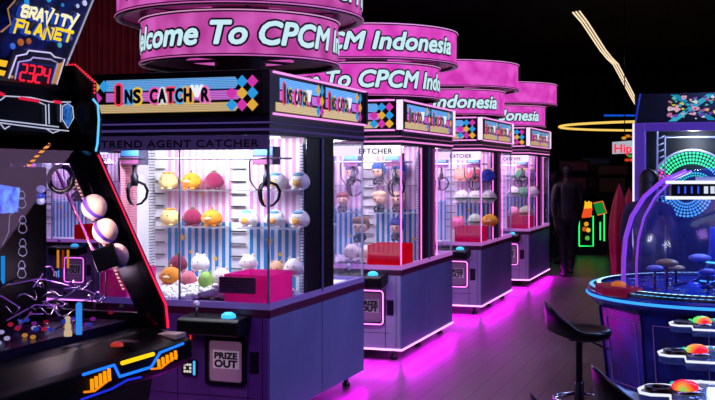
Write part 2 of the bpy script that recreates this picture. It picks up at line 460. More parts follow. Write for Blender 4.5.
def make_island(idx, y0, cfg):
    """one island: two glass cabinets back to back under one marquee"""
    t = thing('claw_machine', cfg['label'], 'claw machine', (-3.225, y0 + HD, 0), 0, 'row of claw machines along the aisle')
    near = idx == 0
    side_m = cfg['side']; front_m = cfg['front']
    # --- cabinet body
    b = MB()
    b.box((-HX, -HD, .10), (HX - .012, -.004, .73), front_m); b.box((-HX, .004, .10), (HX - .012, HD, .73), front_m)
    b.build('cabinet', t, bevel=.004)
    for a0, a1 in ((-HD + .006, -.006), (.006, HD - .006)):
        MB().box((HX - .012, a0, .105), (HX, a1, .727), side_m).build('side_panel', t, 'blue grey glossy side panel', bevel=.003)
    for sx in (-1, 1):
        for sy in (-1, -.03, 1):
            MB().lathe([(.03, 0), (.03, .02), (.018, .03), (.018, .10)], (sx * .5, sy * .78, 0), BLACK, 12).build('foot', t)
    # --- sill and glass
    tr = MB()
    tr.box((-HX - .004, -HD - .004, .73), (HX + .004, HD + .004, .778), mat('5a1440', .35))
    tr.build('trim_band', t, 'dark red band under the glass', bevel=.004)
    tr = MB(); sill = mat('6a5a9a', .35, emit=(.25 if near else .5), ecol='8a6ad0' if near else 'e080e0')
    tr.frame([(-HX, -HD), (HX, -HD), (HX, HD), (-HX, HD)], [(-HX + .04, -HD + .04), (HX - .04, -HD + .04), (HX - .04, HD - .04), (-HX + .04, HD - .04)], lambda u, v, z: (u, v, z), .778, .815, sill)
    tr.build('sill', t)
    MB().box((-HX + .042, -HD + .042, .779), (HX - .042, HD - .042, .79), WHITE).build('bed', t, 'white floor of the prize bed')
    g = MB().box((-HX + .01, -HD + .004, .815), (HX - .01, -HD + .010, 1.84), CLEAR); g.build('front_glass', t)
    g = MB().box((-HX + .01, HD - .010, .815), (HX - .01, HD - .004, 1.84), CLEAR); g.build('rear_glass', t)
    for sx in (-1, 1):
        for a0, a1 in ((-HD + .03, -.27), (.25, HD - .03)):
            g = MB().box((sx * (HX - .008) - .003, a0, .815), (sx * (HX - .008) + .003, a1, 1.84), CLEAR); g.build('side_glass', t)
    MB().box((-.012, -HD - .001, .815), (-.004, -HD + .013, 1.80), mat('8890a8', .3, .6)).build('glass_joint', t)
    # posts
    for sx in (-1, 1):
        for sy in (-1, 1):
            MB().box((sx * (HX - .012) - .007, sy * (HD - .012) - .007, .815), (sx * (HX - .012) + .007, sy * (HD - .012) + .007, 1.84), mat('a0a4c0', .3, .5)).build('corner_post', t, bevel=.002)
        for a0, a1 in ((-.27, -.008), (.008, .25)):
            MB().box((sx * (HX - .01) - .02 * (sx > 0), a0, .815), (sx * (HX - .01) + .02 * (sx < 0), a1, 1.84), mat('0c0a14', .3)).build('black_post', t, bevel=.003)
        MB().box((sx * (HX - .034) - .003, -.27 if sx > 0 else -.45, .80), (sx * (HX - .034) + .003, -.20, 1.84), WHITE).build('post_lining', t, 'white lining inside the post')
        MB().box((sx * HX - .006, -.009, .80), (sx * HX + .006, .009, 1.84), mat('6c6a9c', .35)).build('seam_strip', t)
    MB().box((-HX + .032, -.66, .80), (-HX + .037, -.455, 1.70), stripes_mat('pink_scale', 'c86080', 'f0a8b8', .016, 2, duty=.3)).build('pink_view_panel', t, 'pink finely ticked panel added in place of the view through the left glass')  # added to stand in for what shows through the left glass
    # ticked rails beside the back walls
    tick = stripes_mat('ticked_rail', '30304a', 'e8e8f4', .020, 2, duty=.25)
    for sx in (-1, 1):
        for ys in (-.245, .225):
            MB().box((sx * (HX - .035) - .008, ys - .05, .80), (sx * (HX - .035) + .008, ys + .02, 1.80), tick).build('ticked_rail', t)
    # --- interior back walls
    for sgn in (-1, 1):
        yb = sgn * .20
        def P(u, v, d=0): return (u, yb + sgn * d, v)
        q = MB()
        q.box((-HX + .03, min(yb, yb + .01), .79), (HX - .03, max(yb, yb + .01), 1.84), WHITE)
        e = .006
        for a, c in ((-.47, .017), (.135, .575)):
            for z0, z1, m in ((.79, 1.27, STRIPE_BLUE), (1.27, 1.84, STRIPE_PINK)):
                q.box((a, yb - (e if sgn < 0 else -.01), z0), (c, yb + (.0 if sgn < 0 else .01 + e), z1), m)
        for (u, v, r) in ((-.36, 1.16, .028), (-.29, 1.06, .016), (-.10, 1.02, .02), (.30, 1.15, .028), (.38, 1.06, .018), (.52, 1.0, .02), (-.2, 1.46, .012), (.26, 1.42, .012)):
            pts = [(u + (r if k % 2 == 0 else r * .5) * math.sin(PI * k / 5), v + (r if k % 2 == 0 else r * .5) * math.cos(PI * k / 5)) for k in range(10)]
            q.prism(pts, lambda a_, b_, d_: (a_, (yb + sgn * d_) if sgn < 0 else (yb + .01 + d_), b_), .0065, .009, mat('ffd030', .5))
        q.build('back_wall', t, 'striped pink and blue back wall')
        # ladder between the bays and the shelves
        ld = MB()
        for k in range(9):
            z = .95 + k * .085
            ld.box((.022, yb + sgn * .010, z), (.13, yb + sgn * .022, z + .008), mat('26262e', .4))
            ld.box((-.56, yb + sgn * .010, z), (-.49, yb + sgn * .022, z + .008), mat('26262e', .4))
        ld.build('ladder_rungs', t)
        for a, c in ((-.47, .017), (.135, .575)):
            for z in (1.235, 1.485):
                MB().box((a, min(yb + sgn * .008, yb + sgn * .17), z), (c, max(yb + sgn * .008, yb + sgn * .17), z + .008), glass('f4f4ff', .12, body=.25, bodycol='ffffff')).build('shelf', t, 'clear acrylic shelf')
    # --- partition roof of the prize space: light strips
    MB().box((-HX, -HD, 1.84), (HX, HD, 1.965), mat('1a1430', .35)).build('header', t, bevel=.004)
    hd = MB()
    strip_c = '7c60c8' if near else 'ff90e8'
    hd.box((-HX - .006, -HD - .006, 1.865), (HX + .006, -HD, 1.880), glow(strip_c, .25 if near else 1.0))
    hd.box((HX, -HD - .006, 1.865), (HX + .006, HD, 1.880), glow(strip_c, .25 if near else 1.0))
    hd.box((-HX - .006, -HD - .006, 1.91), (HX + .006, -HD, 1.920), glow(strip_c, .3 if near else .5))
    hd.box((HX, -HD - .006, 1.91), (HX + .006, HD, 1.918), glow(strip_c, .2 if near else .3))
    hd.build('header_light', t)
    for sgn in (-1, 1):
        for k in (-1, 1):
            MB().box((k * .3 - .2, sgn * .50 - .02, 1.828), (k * .3 + .2, sgn * .50 + .02, 1.839), glow('f4f2ff' if near else 'fff0ff', 4)).build('light_strip', t)
        L = bpy.data.lights.new('cabinet_lamp', 'AREA'); L.shape = 'RECTANGLE'; L.size = 1.0; L.size_y = .30; L.energy = cfg.get('lamp', 14); L.color = cfg.get('lcol', (1, .96, 1))
        lo = bpy.data.objects.new('cabinet_lamp', L); C.objects.link(lo); lo.parent = t; lo.location = (0, sgn * .68, 1.81)
        lo.rotation_euler = (-sgn * .45, 0, 0)
    # name band above the glass
    nb = MB()
    f_front = lambda u, v, l: (u, -HD - .002 - l, v)
    band = cfg['band']
    nb.box((-HX + .01, -HD - .002, 1.75), (HX - .01, -HD + .0035, 1.8395), mat('4a3c6c', .4, emit=.22, ecol='50407a') if near else mat(band[1], .5, emit=1.3))
    put_text(nb, band[0], f_front, mat(band[3], .5), width=band[4], height=.044, x0=band[5], y0=1.768, bold=.03, spacing=1.1)
    nb.build('name_band', t, band[6])
    # --- marquee
    mq = MB().box((-HX - .012, -HD - .03, 1.965), (HX + .012, HD + .02, 2.235), BLACK)
    mo = mq.build('marquee', t, bevel=.004)
    a = MB(); marquee_art(a, lambda u, v, l: (-HX - .008 + u, -HD - .031 - l, 1.985 + v), 1.155, .215, True, 3)
    a.build('screen_art', mo, 'lit bands, diamonds and INS CATCHER lettering')
    for k in range(2):
        a = MB(); marquee_art(a, lambda u, v, l, k=k: (HX + .013 + l, -HD + .10 + .80 * k + u, 1.985 + v), .78, .215, False, 2)
        a.build('screen_art', mo, 'lit bands and lettering on the side')
    nm = glow('ff9cf0', 1.15)
    n = MB()
    for z in (1.968, 2.222):
        n.tube([(HX + .018, -HD + .02, z), (HX + .018, HD, z)], .008, nm, 6)
        if not near: n.tube([(-HX, -HD - .036, z), (HX - .05, -HD - .036, z)], .008, nm, 6)
    n.build('neon_tube', mo, 'pink neon line')
    MB().box((HX - .035, -HD - .034, 1.97), (HX + .016, -HD - .012, 2.225), mat('1a1a24', .3) if near else mat('f4f0ff', .4, emit=.9, ecol='ffeaff')).build('corner_cap', mo, 'lit white corner' if not near else None)
    MB().box((HX + .0125, HD - .03, 1.97), (HX + .024, HD + .018, 2.225), mat('1a1a24', .3) if near else mat('f4f0ff', .4, emit=.9, ecol='ffeaff')).build('corner_cap', mo)
    # --- front furniture
    fy = -HD
    cs = MB()
    cs.prism([(0, .66), (0, .745), (-.17, .735), (-.20, .72), (-.20, .645), (-.17, .63)], lambda u, v, k: (k, fy + u, v), .08, .485, mat('030305', .45, spec=.3))
    cso = cs.build('control_shelf', t, 'black control shelf', bevel=.008)
    MB().lathe([(.0, .0), (.008, 0), (.006, .06), (.0, .062)], (.165, fy - .10, .738), METAL, 12).ball((.165, fy - .10, .81), .022, mat('e8e6f8', .2), 14, 10).build('joystick', cso, 'joystick with a white ball')
    MB().lathe([(.045, 0), (.045, .01), (.04, .022), (.022, .033), (0, .036)], (.385, fy - .11, .737), mat('40c0e8', .3, emit=1.2, ecol='38b8f0'), 20).build('button', cso, 'glowing blue dome button')
    pd = MB()
    o_ = [(.10, .30), (.45, .30), (.45, .60), (.10, .60)]; i_ = [(.135, .335), (.415, .335), (.415, .565), (.135, .565)]
    def rr(x0, z0, x1, z1, r):
        P = []
        for cx, cz, a0 in ((x1 - r, z0 + r, -90), (x1 - r, z1 - r, 0), (x0 + r, z1 - r, 90), (x0 + r, z0 + r, 180)):
            for q in range(5): P.append((cx + r * math.cos(math.radians(a0 + q * 22.5)), cz + r * math.sin(math.radians(a0 + q * 22.5))))
        return P
    o_ = rr(.18, .305, .455, .605, .03); i_ = rr(.205, .33, .43, .58, .02)
    pd.frame(o_, i_, lambda u, v, k: (u, fy - k, v), -.002, .022, mat('140c24', .3))
    pdo = pd.build('prize_door_frame', t)
    MB().prism(i_, lambda u, v, k: (u, fy - k, v), .0, .004, mat('b48cb0' if near else '8a5a9a', .25, emit=.12, ecol='c88ac0')).build('prize_flap', pdo, 'pink grey flap')
    x = MB(); x.box((.228, fy - .0055, .408), (.405, fy - .004, .52), mat('d8b8dc', .5, emit=.25 if near else .1))
    put_text(x, 'PRIZE', lambda u, v, k: (u, fy - .006 - k, v), mat('100818', .5), width=.15, height=.036, x0=.242, y0=.47, bold=.06)
    put_text(x, 'OUT', lambda u, v, k: (u, fy - .006 - k, v), mat('100818', .5), width=.15, height=.042, x0=.242, y0=.418, bold=.06)
    x.build('prize_out_sign', pdo, 'PRIZE OUT lettering')
    if not near:
        oo = rr(.187, .312, .448, .598, .028)
        MB().tube([(u, fy - .028, v) for u, v in oo], .006, glow(PINK, 2.6), 6, closed=True).build('door_neon', pdo, 'pink neon frame of the prize door')
        n = MB(); n.tube([(-HX, fy - .005, .098), (HX + .005, fy - .005, .098), (HX + .005, HD, .098)], .008, glow('ff9cf4', 2.4), 8)
        n.build('base_neon', t, 'pink neon line along the bottom edge')
        n = MB()
        for (u, v) in ((HX - .002, -HD - .003), (HX + .003, -.285), (HX + .003, .265)):
            n.tube([(u, v, .82), (u, v, 1.83)], .005, glow(PINK, 2.0), 6)
        n.build('upright_neon', t, 'pink neon uprights')
    # coin plate, small card reader, door seams, lock
    MB().box((.475, fy - .008, .39), (.535, fy, .52), mat('1c1430', .3)).build('notice_plate', t, bevel=.002)
    cr = MB().box((.02, fy - .03, .355), (.125, fy, .455), mat('0a0a12', .3)); cro = cr.build('card_reader', t, bevel=.01)
    c2 = MB().box((.032, fy - .033, .367), (.100, fy - .0305, .443), mat('10101a', .3))
    for i_x in range(3):
        for i_z in range(3):
            if (i_x, i_z) != (1, 1): c2.box((.042 + i_x * .019, fy - .035, .375 + i_z * .021), (.056 + i_x * .019, fy - .033, .389 + i_z * .021), glow('e8dcd0', .9))
    c2.build('reader_screen', cro)
    MB().box((.106, fy - .034, .362), (.120, fy - .030, .448), glow('40a0ff', 1.6)).build('reader_light', cro, 'blue glowing edge')
    sm = MB(); sc = mat('100a1c', .5)
    for u in (-.02, .555, -.30, .46):
        sm.box((u, fy - .0015, .11), (u + .004, fy + .001, .725), sc)
    sm.box((-HX + .02, fy - .0015, .235), (.5, fy + .001, .239), sc)
    sm.lathe([(.0, .0), (.018, 0), (.018, .01), (0, .012)], (0, 0, 0), sc, 12, M=Matrix.Translation((.18, fy, .175)) @ Matrix.Rotation(PI / 2, 4, 'X'))
    sm.build('door_seams', t)
    # chutes
    cc = cfg['chute']
    am = glass(cc, .08, body=.62, bodycol=cc)
    for x0, x1 in (((.29, .588), (-.588, -.40))):
        ch = MB(); y1 = fy + .40; z1 = .985
        for p0, p1 in (((x0, fy + .03, .79), (x0 + .006, y1, z1)), ((x1 - .006, fy + .03, .79), (x1, y1, z1)), ((x0, y1 - .006, .79), (x1, y1, z1)), ((x0, fy + .025, .79), (x1, fy + .031, z1 - .0))):
            ch.box(p0, p1, am)
        ch.build('prize_chute', t, 'translucent pink acrylic chute')
    if near:
        pl = MB().box((.27, fy - .006, .872), (.515, fy - .001, .972), mat('5a2a5c', .4))
        for k in range(5):
            pl.box((.285, fy - .008, .958 - k * .017), (.285 + (.21, .19, .20, .12, .17)[k], fy - .006, .9625 - k * .017), mat('1c0a24', .5))
        pl.build('rule_plate', t, 'purple notice with small dark print')
    # claws
    cx_list = ((-.5, -.60), (.455, -.60)) if near else ((-.45, -.62), (.06, -.58), (.45, -.58))
    rl = MB()
    for v in (-.66, -.5): rl.tube([(-HX + .02, v, 1.70), (HX - .02, v, 1.70)], .007, METAL, 8)
    rl.build('gantry_rails', t)
    for (u, v) in cx_list:
        c_ = MB().box((u - .07, v - .06, 1.66), (u + .07, v + .06, 1.775), mat('20263c', .35))
        c_.box((u - .065, v - .062, 1.665), (u + .065, v - .06, 1.71), mat('783a66', .5, emit=.15)); c_.box((u - .065, v - .062, 1.72), (u + .065, v - .06, 1.765), mat('2a60b0', .5, emit=.3, ecol='3a80e0'))
        co = c_.build('claw_carriage', t, 'carriage with blue and purple sticker')
        k = MB().lathe([(0, 0), (.022, 0), (.026, .02), (.026, .07), (.014, .085), (.014, .15)], (u, v, 1.52), DARKMETAL, 14)
        k.build('claw_body', co)
        for q in range(3):
            a = 2 * PI * q / 3 + .5; dx, dy = math.cos(a), math.sin(a)
            pr = MB().tube([(u + dx * r_, v + dy * r_, z_) for r_, z_ in ((.02, 1.55), (.065, 1.53), (.085, 1.49), (.075, 1.44), (.045, 1.405), (.012, 1.395))], [.009, .010, .010, .009, .008, .006], mat('1a1a22', .25, .7), 8)
            pr.build('claw_prong', co)
        cb = MB().tube([(u - .07, v, 1.73), (u - .12, v, 1.68), (u - .115, v, 1.56), (u - .07, v, 1.50), (u - .02, v, 1.52)], .006, BLACK, 6)
        cb.build('claw_cable', co)
    return t

SHELL1 = noise_mat('violet_front', '7a48b0', '7040a4', 3, .35)
SIDE1 = noise_mat('blue_grey_side', '8488c0', '7478b0', 1.5, .25)
FR2 = noise_mat('lilac_front', 'ccb4ea', 'c0a8e0', 3, .3)
cfgs = [
    dict(label='nearest claw machine, dark violet front, TREND AGENT CATCHER above its glass', side=SIDE1, front=SHELL1, lamp=28, lcol=(.95, .97, 1), chute='ff58c8',
         band=('TREND AGENT CATCHER', '6a4a80', .35, '0c0416', 1.10, -.565, 'smoked band reading TREND AGENT CATCHER')),
    dict(label='second claw machine from the camera, red prize chute and doll toys', side=SIDE1, front=FR2, lamp=22, lcol=(1, .85, 1), chute='ff1440',
         band=('EFTCHER', 'f0e8f0', .5, '102018', .30, .225, 'white lit band reading EFTCHER')),
    dict(label='third claw machine from the camera, striped melon toys on its shelf', side=SIDE1, front=FR2, lamp=22, lcol=(1, .72, 1), chute='ff3098',
         band=('CATCHER', 'f4d8f4', .5, '6a5080', .25, .24, 'white lit band reading CATCHER')),
    dict(label='farthest claw machine in the row, at the dark end of the aisle', side=SIDE1, front=FR2, lamp=22, lcol=(1, .65, 1), chute='ff3098',
         band=('CATCHER', 'f4d8f4', .5, '6a5080', .25, .24, 'white lit band reading CATCHER')),
]
YF = [5.97, 8.75, 11.88, 14.95]
islands = [make_island(i, YF[i], cfgs[i]) for i in range(4)]

# a machine of another row, far left, seen through the glass of the planet game
far = copy_tree(islands[1]); far.location = (-7.6, 11.8, 0)
far['label'] = 'claw machine of another row, seen through the slanted glass at left'; far['category'] = 'claw machine'
if 'group' in far: del far['group']

# ------------------------------------------------------------------ round LED signs on top of the islands
def ring_sign(idx, y0, dz, m, lo_txt, lo_deg, lo_w, up_txt, up_deg, up_w, label):
    c = Vector((-3.235, y0 + HD, 0)); t = thing('round_led_sign', label, 'sign', (c.x, c.y, 2.236), 0, 'round signs on the claw machines')
    t.location.z = 2.236
    face = math.atan2(-c.y, -c.x)          # direction from the sign to the aisle entrance
    z0 = 2.236
    def band(name, R, a, b, txt, deg, width, lab):
        q = MB().lathe([(R, a - z0), (R, b - z0), (R - .03, b - z0), (R - .03, a - z0), (R, a - z0)], (0, 0, 0), m, 96, smooth=False)
        o = q.build(name, t, lab)
        e = MB()
        for z in (a, b): e.lathe([(R - .035, z - .012 - z0), (R + .012, z - .012 - z0), (R + .012, z + .012 - z0), (R - .035, z + .012 - z0), (R - .035, z - .012 - z0)], (0, 0, 0), mat('1a0c18', .3) , 96)
        e.build('rim', o, 'dark rim')
        e = MB(); e.lathe([(R + .013, a - .004 - z0), (R + .016, a - z0), (R + .013, a + .004 - z0)], (0, 0, 0), mat('e878c8', .3, emit=.5, ecol='ff80d8'), 96)
        e.lathe([(R + .013, b - .004 - z0), (R + .016, b - z0), (R + .013, b + .004 - z0)], (0, 0, 0), mat('ffb0e8', .3, emit=.7, ecol='ffb0e8'), 96); e.build('edge_light', o)
        # underside of the box
        MB().lathe([(R - .032, a + .01 - z0), (R * .55, a + .03 - z0)], (0, 0, 0), mat('c04a9a', .4), 64).build('underside', o, 'pink underside')
        if txt:
            x = MB()
            def fn(u, v, l):
                th = face + math.radians(deg) + u / R      # text runs anticlockwise seen from above
                return ((R + l) * math.cos(th), (R + l) * math.sin(th), a - z0 + v)
            H = b - a
            put_text(x, txt, fn, LETTER, width=width, height=H * .50, x0=0, y0=H * .26, shear=.22, bold=.035, cuts=.03, outline=.10, om=LETTERDARK, lift=.004)
            x.build('lettering', o, 'pale blue letters reading ' + txt)
    band('lower_ring', .685, 2.36 + dz, 2.65 + dz, lo_txt, lo_deg, lo_w, 'lower ring of the lit sign')
    band('upper_ring', .85, 2.675 + dz, 2.972 + dz, up_txt, up_deg, up_w, 'wider upper ring of the lit sign')
    st = MB().lathe([(.18, 0), (.18, 2.40 - z0 + dz), (.20, 2.42 - z0 + dz), (.20, 2.9 - z0 + dz)], (0, 0, 0), mat('120a14', .5), 24)
    for k in range(6):
        a = k * PI / 3
        for z, R in ((2.40 + dz, .655), (2.70 + dz, .82)):
            st.tube([(0, 0, z - z0), (R * math.cos(a), R * math.sin(a), z - z0)], .012, mat('120a14', .5), 6)
    st.build('column', t)
    return t
WT = 'Welcome To CPCM Indonesia'
ring_sign(0, YF[0], 0, LED_PINK1, WT, -95.3, 2.756, WT, -62, 2.9, 'round pink LED sign on the nearest claw machine, reading Welcome To CPCM')
ring_sign(1, YF[1], -.07, LED_PINK2, WT, -107.5, 2.668, WT, -132.7, 2.906, 'round pink LED sign on the second claw machine, CPCM Indonesia on its wide ring')
ring_sign(2, YF[2], -.08, LED_PINK2, WT, -176, 2.77, None, 0, 0, 'round pink LED sign on the third claw machine, plain upper ring')
ring_sign(3, YF[3], -.09, LED_PINK2, WT, -176, 2.77, None, 0, 0, 'round pink LED sign on the farthest claw machine')

# ------------------------------------------------------------------ prizes, island by island
def spot(i, px, Ysub, z):   # a place inside machine i: column of the photograph, depth behind the front glass, height
    r = ray(px); y = YF[i] + Ysub; return (r[0] * y / r[1], y, z)
R1 = .067
rowg = 'toys on the shelves of the nearest machine'
for px, z, col, acc, st, lab in (
    (168.5, 1.493, 'e6cf86', 'd88a10', 'hat', 'cream round toy with orange hat, upper shelf of the nearest machine'),
    (191.5, 1.493, 'ee9418', 'e07010', 'duck', 'orange duck toy on the upper shelf of the nearest machine'),
    (214, 1.493, '860c44', '', 'fruit', 'dark plum toy with a leaf on the upper shelf of the nearest machine'),
    (170, 1.243, 'e6cf86', 'd88a10', 'hat', 'cream round toy with orange hat, lower shelf of the nearest machine'),
    (192.5, 1.243, '860c44', '', 'fruit', 'dark plum toy on the lower shelf, between cream and orange toys'),
    (212, 1.243, 'ee9418', 'e07010', 'duck', 'orange duck toy on the lower shelf beside the ladder'),
    (249, 1.243, 'f4f0ee', 'f0b050', 'bird', 'white bird toy with yellow bill on lower shelf below the claw'),
    (275, 1.243, 'eef2f6', 'e8b060', 'bird', 'white bird toy with yellow bill, lower shelf right of the claw'),
    (300, 1.243, 'f6f2ea', 'f0b050', 'bird', 'white bird toy at the right end of the lower shelf'),
    (300, 1.493, 'f4f0ee', 'f0b860', 'bird', 'white bird toy at the right end of the upper shelf'),
    (277, 1.493, 'f0ecf0', 'f0b860', 'bird', 'white bird toy on the upper shelf left of another')):
    p = spot(0, px, .60, z + .001)
    round_plush(p, R1, col, lab, acc or 'f0a020', st, rz=random.uniform(-.2, .2))
for px, ys, z, r, col, acc, st, lab in (
    (178, .45, .94, .066, '780c40', '', 'fruit', 'dark plum toy sitting on the pile of toys in the nearest machine'),
    (171, .28, .875, .068, 'e08c20', 'e8b050', 'duck', 'orange toy lying at the left of the pile in the nearest machine'),
    (188.5, .25, .875, .055, 'dc7488', 'dc7488', 'ears', 'small pink toy in the pile between orange and green toys'),
    (200.5, .46, .95, .064, 'f4f4f4', 'e8e8f0', 'ears', 'white eared toy sitting on top of the pile'),
    (206.5, .22, .875, .056, '98c860', '98c860', 'ears', 'pale green toy in the pile of the nearest machine'),
    (222, .40, .875, .062, 'f0e0e4', 'e0c0d0', 'ears', 'pale toy half behind the purple notice'),
    (248.5, .5, .965, .058, 'f4f0f0', 'f0e0d0', 'ears', 'white eared toy behind the pink chute, left'),
    (277, .55, .92, .060, 'e0b890', 'd8a878', 'ears', 'tan toy behind the pink chute between two white ones'),
    (294, .5, .935, .066, 'f6f2f2', 'f0e0d0', 'ears', 'large white eared toy in the right corner of the nearest machine')):
    round_plush(spot(0, px, ys, z), r, col, lab, acc or 'f0a020', st, rz=random.uniform(-.3, .3))
# soft white pellets
def pellets(i, n, x0, x1, y0, y1, z0, h, col, name, lab):
    m = MB(); mm = mat(col, .5)
    nx = max(2, int((x1 - x0) / .03)); ny = max(2, int((y1 - y0) / .03))
    hz = lambda a, b: z0 + h * (.6 + .4 * math.sin(a * 9 + i) * math.cos(b * 11))
    for k in range(n):
        a = random.uniform(x0, x1); b = random.uniform(y0, y1)
        m.ball((a, b, hz(a, b) - random.uniform(0, .035)), (random.uniform(.016, .026), random.uniform(.016, .026), random.uniform(.012, .020)), mm, 8, 5)
    vs = [(x0 + (x1 - x0) * a / nx, y0 + (y1 - y0) * b / ny, 0) for b in range(ny + 1) for a in range(nx + 1)]
    vs = [(a, b, hz(a, b) - .02) for a, b, _ in vs]
    m.add(vs, [(b * (nx + 1) + a, b * (nx + 1) + a + 1, (b + 1) * (nx + 1) + a + 1, (b + 1) * (nx + 1) + a) for b in range(ny) for a in range(nx)], mm, True)
    o = m.build(name, kind='stuff'); tag(o, lab, 'filling'); return o
pellets(0, 1300, -3.46, -2.95, 6.02, 6.62, .80, .115, 'f4f4f8', 'white_pellets', 'heap of white pellets on the bed of the nearest machine, left of the chute')
pellets(0, 350, -2.94, -2.66, 6.39, 6.62, .80, .09, 'f4f4f8', 'white_pellets', 'white pellets behind the pink chute of the nearest machine')
pellets(1, 260, -3.42, -2.95, 8.83, 9.40, .80, .06, 'e8d8ec', 'white_pellets', 'pale pellets on the bed of the second machine')

def shelf_z(k): return (1.244, 1.494)[k]
for px, ys, z, h, hair, sk, cl, sp, lab in (
    (379, .58, 1.494, .205, '2060b8', 'f2c6a8', '303040', True, 'doll toy with spiky blue hair, upper shelf of the second machine'),
    (398.5, .62, 1.494, .20, '2a58c0', 'f2c6a8', '38304a', True, 'doll toy with blue hair at the right end of the upper shelf'),
    (380, .58, 1.244, .205, 'e8c8a0', 'f2c6a8', '1c1c28', False, 'doll toy with blond hair, lower shelf of the second machine'),
    (398, .62, 1.244, .20, 'e0b898', 'f0c0a8', '502838', False, 'doll toy with sandy hair at the right end of the lower shelf'),
    (361, .45, .97, .25, '8a5a3c', 'f0c8a8', '3a2a38', False, 'large doll toy with brown hair at the left of the second machine'),
    (397, .55, .99, .20, '2a3a98', 'f0c0a8', '40304a', True, 'doll toy with dark blue hair behind the red chute'),
    (343, .55, 1.244, .19, '9a4a5a', 'f0c0a8', '40304a', False, 'doll toy with red hair seen through the glass of two machines, lower shelf'),
    (352, .55, 1.494, .19, '6a5a8a', 'f0c0a8', '40304a', False, 'doll toy with violet hair seen through the glass of two machines, upper shelf')):
    doll_plush(spot(1, px, ys, z), h, hair, lab, sk, cl, random.uniform(-.3, .3), sp)
for px, ys, z, r, col, lab in ((352, .25, .84, .075, 'f0dcd4', 'big pale round toy at the bottom left of the second machine'), (366, .25, .84, .070, 'f2e0d8', 'big pale round toy beside another at the bottom of the second machine')):
    round_plush(spot(1, px, ys, z), r, col, lab, 'e8c8c0', 'ears')
for i, lst in ((2, ((461, 1.494, 'ffb89a', 'ears', 'peach'), (476, 1.494, 'e04a5c', 'duck', 'red'), (488, 1.494, '2a50c8', 'ears', 'royal blue'), (462, 1.244, 'e8f0e4', 'melon', 'white and green striped'), (476, 1.244, 'e8f0e4', 'melon', 'middle green striped'), (489, 1.244, 'e8f0e4', 'melon', 'right green striped'), (458, .93, 'f878b0', 'ears', 'bright pink'), (475, .97, 'c8e8c8', 'melon', 'pale green'), (490, .97, 'f8c030', 'duck', 'yellow'))),
               (3, ((512, 1.494, 'd8e0f0', 'melon', 'pale'), (521, 1.494, '40a060', 'ears', 'green'), (530, 1.494, 'e0c0f0', 'ears', 'lilac'), (514, 1.244, 'f0f0f0', 'melon', 'white'), (524, 1.244, '50b070', 'melon', 'leaf green'), (533, 1.244, 'f0f0f0', 'ears', 'snow white'), (514, .95, 'f0a0c0', 'ears', 'rosy'), (526, .97, 'b8d8a0', 'duck', 'pale green')))):
    for px, z, col, st, cn in lst:
        shelf = {1.494: 'upper shelf', 1.244: 'lower shelf'}.get(z, 'bed')
        round_plush(spot(i, px, .60 if z > 1 else .5, z), .085, col, '%s round toy on the %s of the %s machine' % (cn, shelf, ('', '', 'third', 'farthest')[i]), 'f0d040', st)

# =================================================================== THE PLANET GAME (left)
GR = Vector((-3.3, 3.95, 0))
gp = thing('arcade_machine', 'black slant-glass arcade machine with GRAVITY PLANET sign at left', 'arcade machine', GR)
OFF = tuple(GR)
GY0, GY1 = 3.0, 4.72
xz = lambda u, v, k: (u, k, v)
GB = mat('020203', .25, spec=.15)
MB().prism([(-3.88, 0), (-2.78, 0), (-2.73, .42), (-2.70, .60), (-3.88, .60)], xz, GY0, GY1, GB).build('base_cabinet', gp, off=OFF, bevel=.01)
co = MB().prism([(-3.88, .60), (-2.68, .60), (-2.535, .665), (-2.510, .70), (-2.512, .785), (-2.55, .80), (-2.70, .835), (-3.88, .835)], xz, GY0, GY1 + .05, mat('020204', .45, spec=.06)).build('console', gp, off=OFF, bevel=.006)
def on_console(px, py, l=.006): p = at_x(px, py, -2.508); p.x += l; return p
BL = glow('1c6cff', 1.6)
MB().tube([on_console(*p) for p in ((82, 374.5), (113, 365), (118.5, 376.5), (150, 367), (159, 352.5), (182, 343.5))], .0065, BL, 8).build('blue_neon', co, 'blue zigzag neon line on the console', off=OFF)
MB().tube([on_console(*p) for p in ((80, 399.5), (110, 389), (126, 380), (140, 377))], .005, glow('2030e0', 1.0), 8).build('lower_neon', co, 'dark blue neon line', off=OFF)
MB().tube([on_console(121, 363), on_console(152, 354)], .010, glow('ffc818', 1.25), 8).build('yellow_lamp', co, 'yellow bar lamp', off=OFF)
for x0, y0_, y1_, n_, dx in ((91, 390, 379, 5, 4.3), (158, 367, 359.5, 5, 4.2)):
    g = MB()
    for k in range(n_):
        s = k * (2.6 if x0 < 100 else 2.2)
        g.tube([on_console(x0 + k * dx, y0_ - s * .9), on_console(x0 + k * dx - .5, y1_ - s)], .0075, glow('ff9a10', 1.15), 6)
    g.tube([on_console(x0 - 8, y0_ + 2), on_console(x0 + 2, y0_ + 1), on_console(x0 + n_ * dx - 3, y0_ - n_ * 2.3)], .005, glow('ff8a10', 1.0), 6)
    g.build('orange_grille_lamp', co, 'orange finger-shaped lamp', off=OFF)
# console end with small buttons
MB().box((-2.66, 4.30, .832), (-2.56, 4.36, .838), mat('301018', .3)).build('button_plate', co, off=OFF)
MB().lathe([(.03, 0), (.028, .012), (.01, .02), (0, .021)], tuple(at_x(117, 346, -2.60))[:2] + (.832,), mat('a02810', .3, emit=.4, ecol='e04010'), 16).build('round_button', co, 'dull red round button', off=OFF)
MB().box((-2.66, 4.66, .80), (-2.54, 4.76, .822), mat('a8988c', .4)).build('end_plate', co, 'pale plate on the console end', off=OFF)
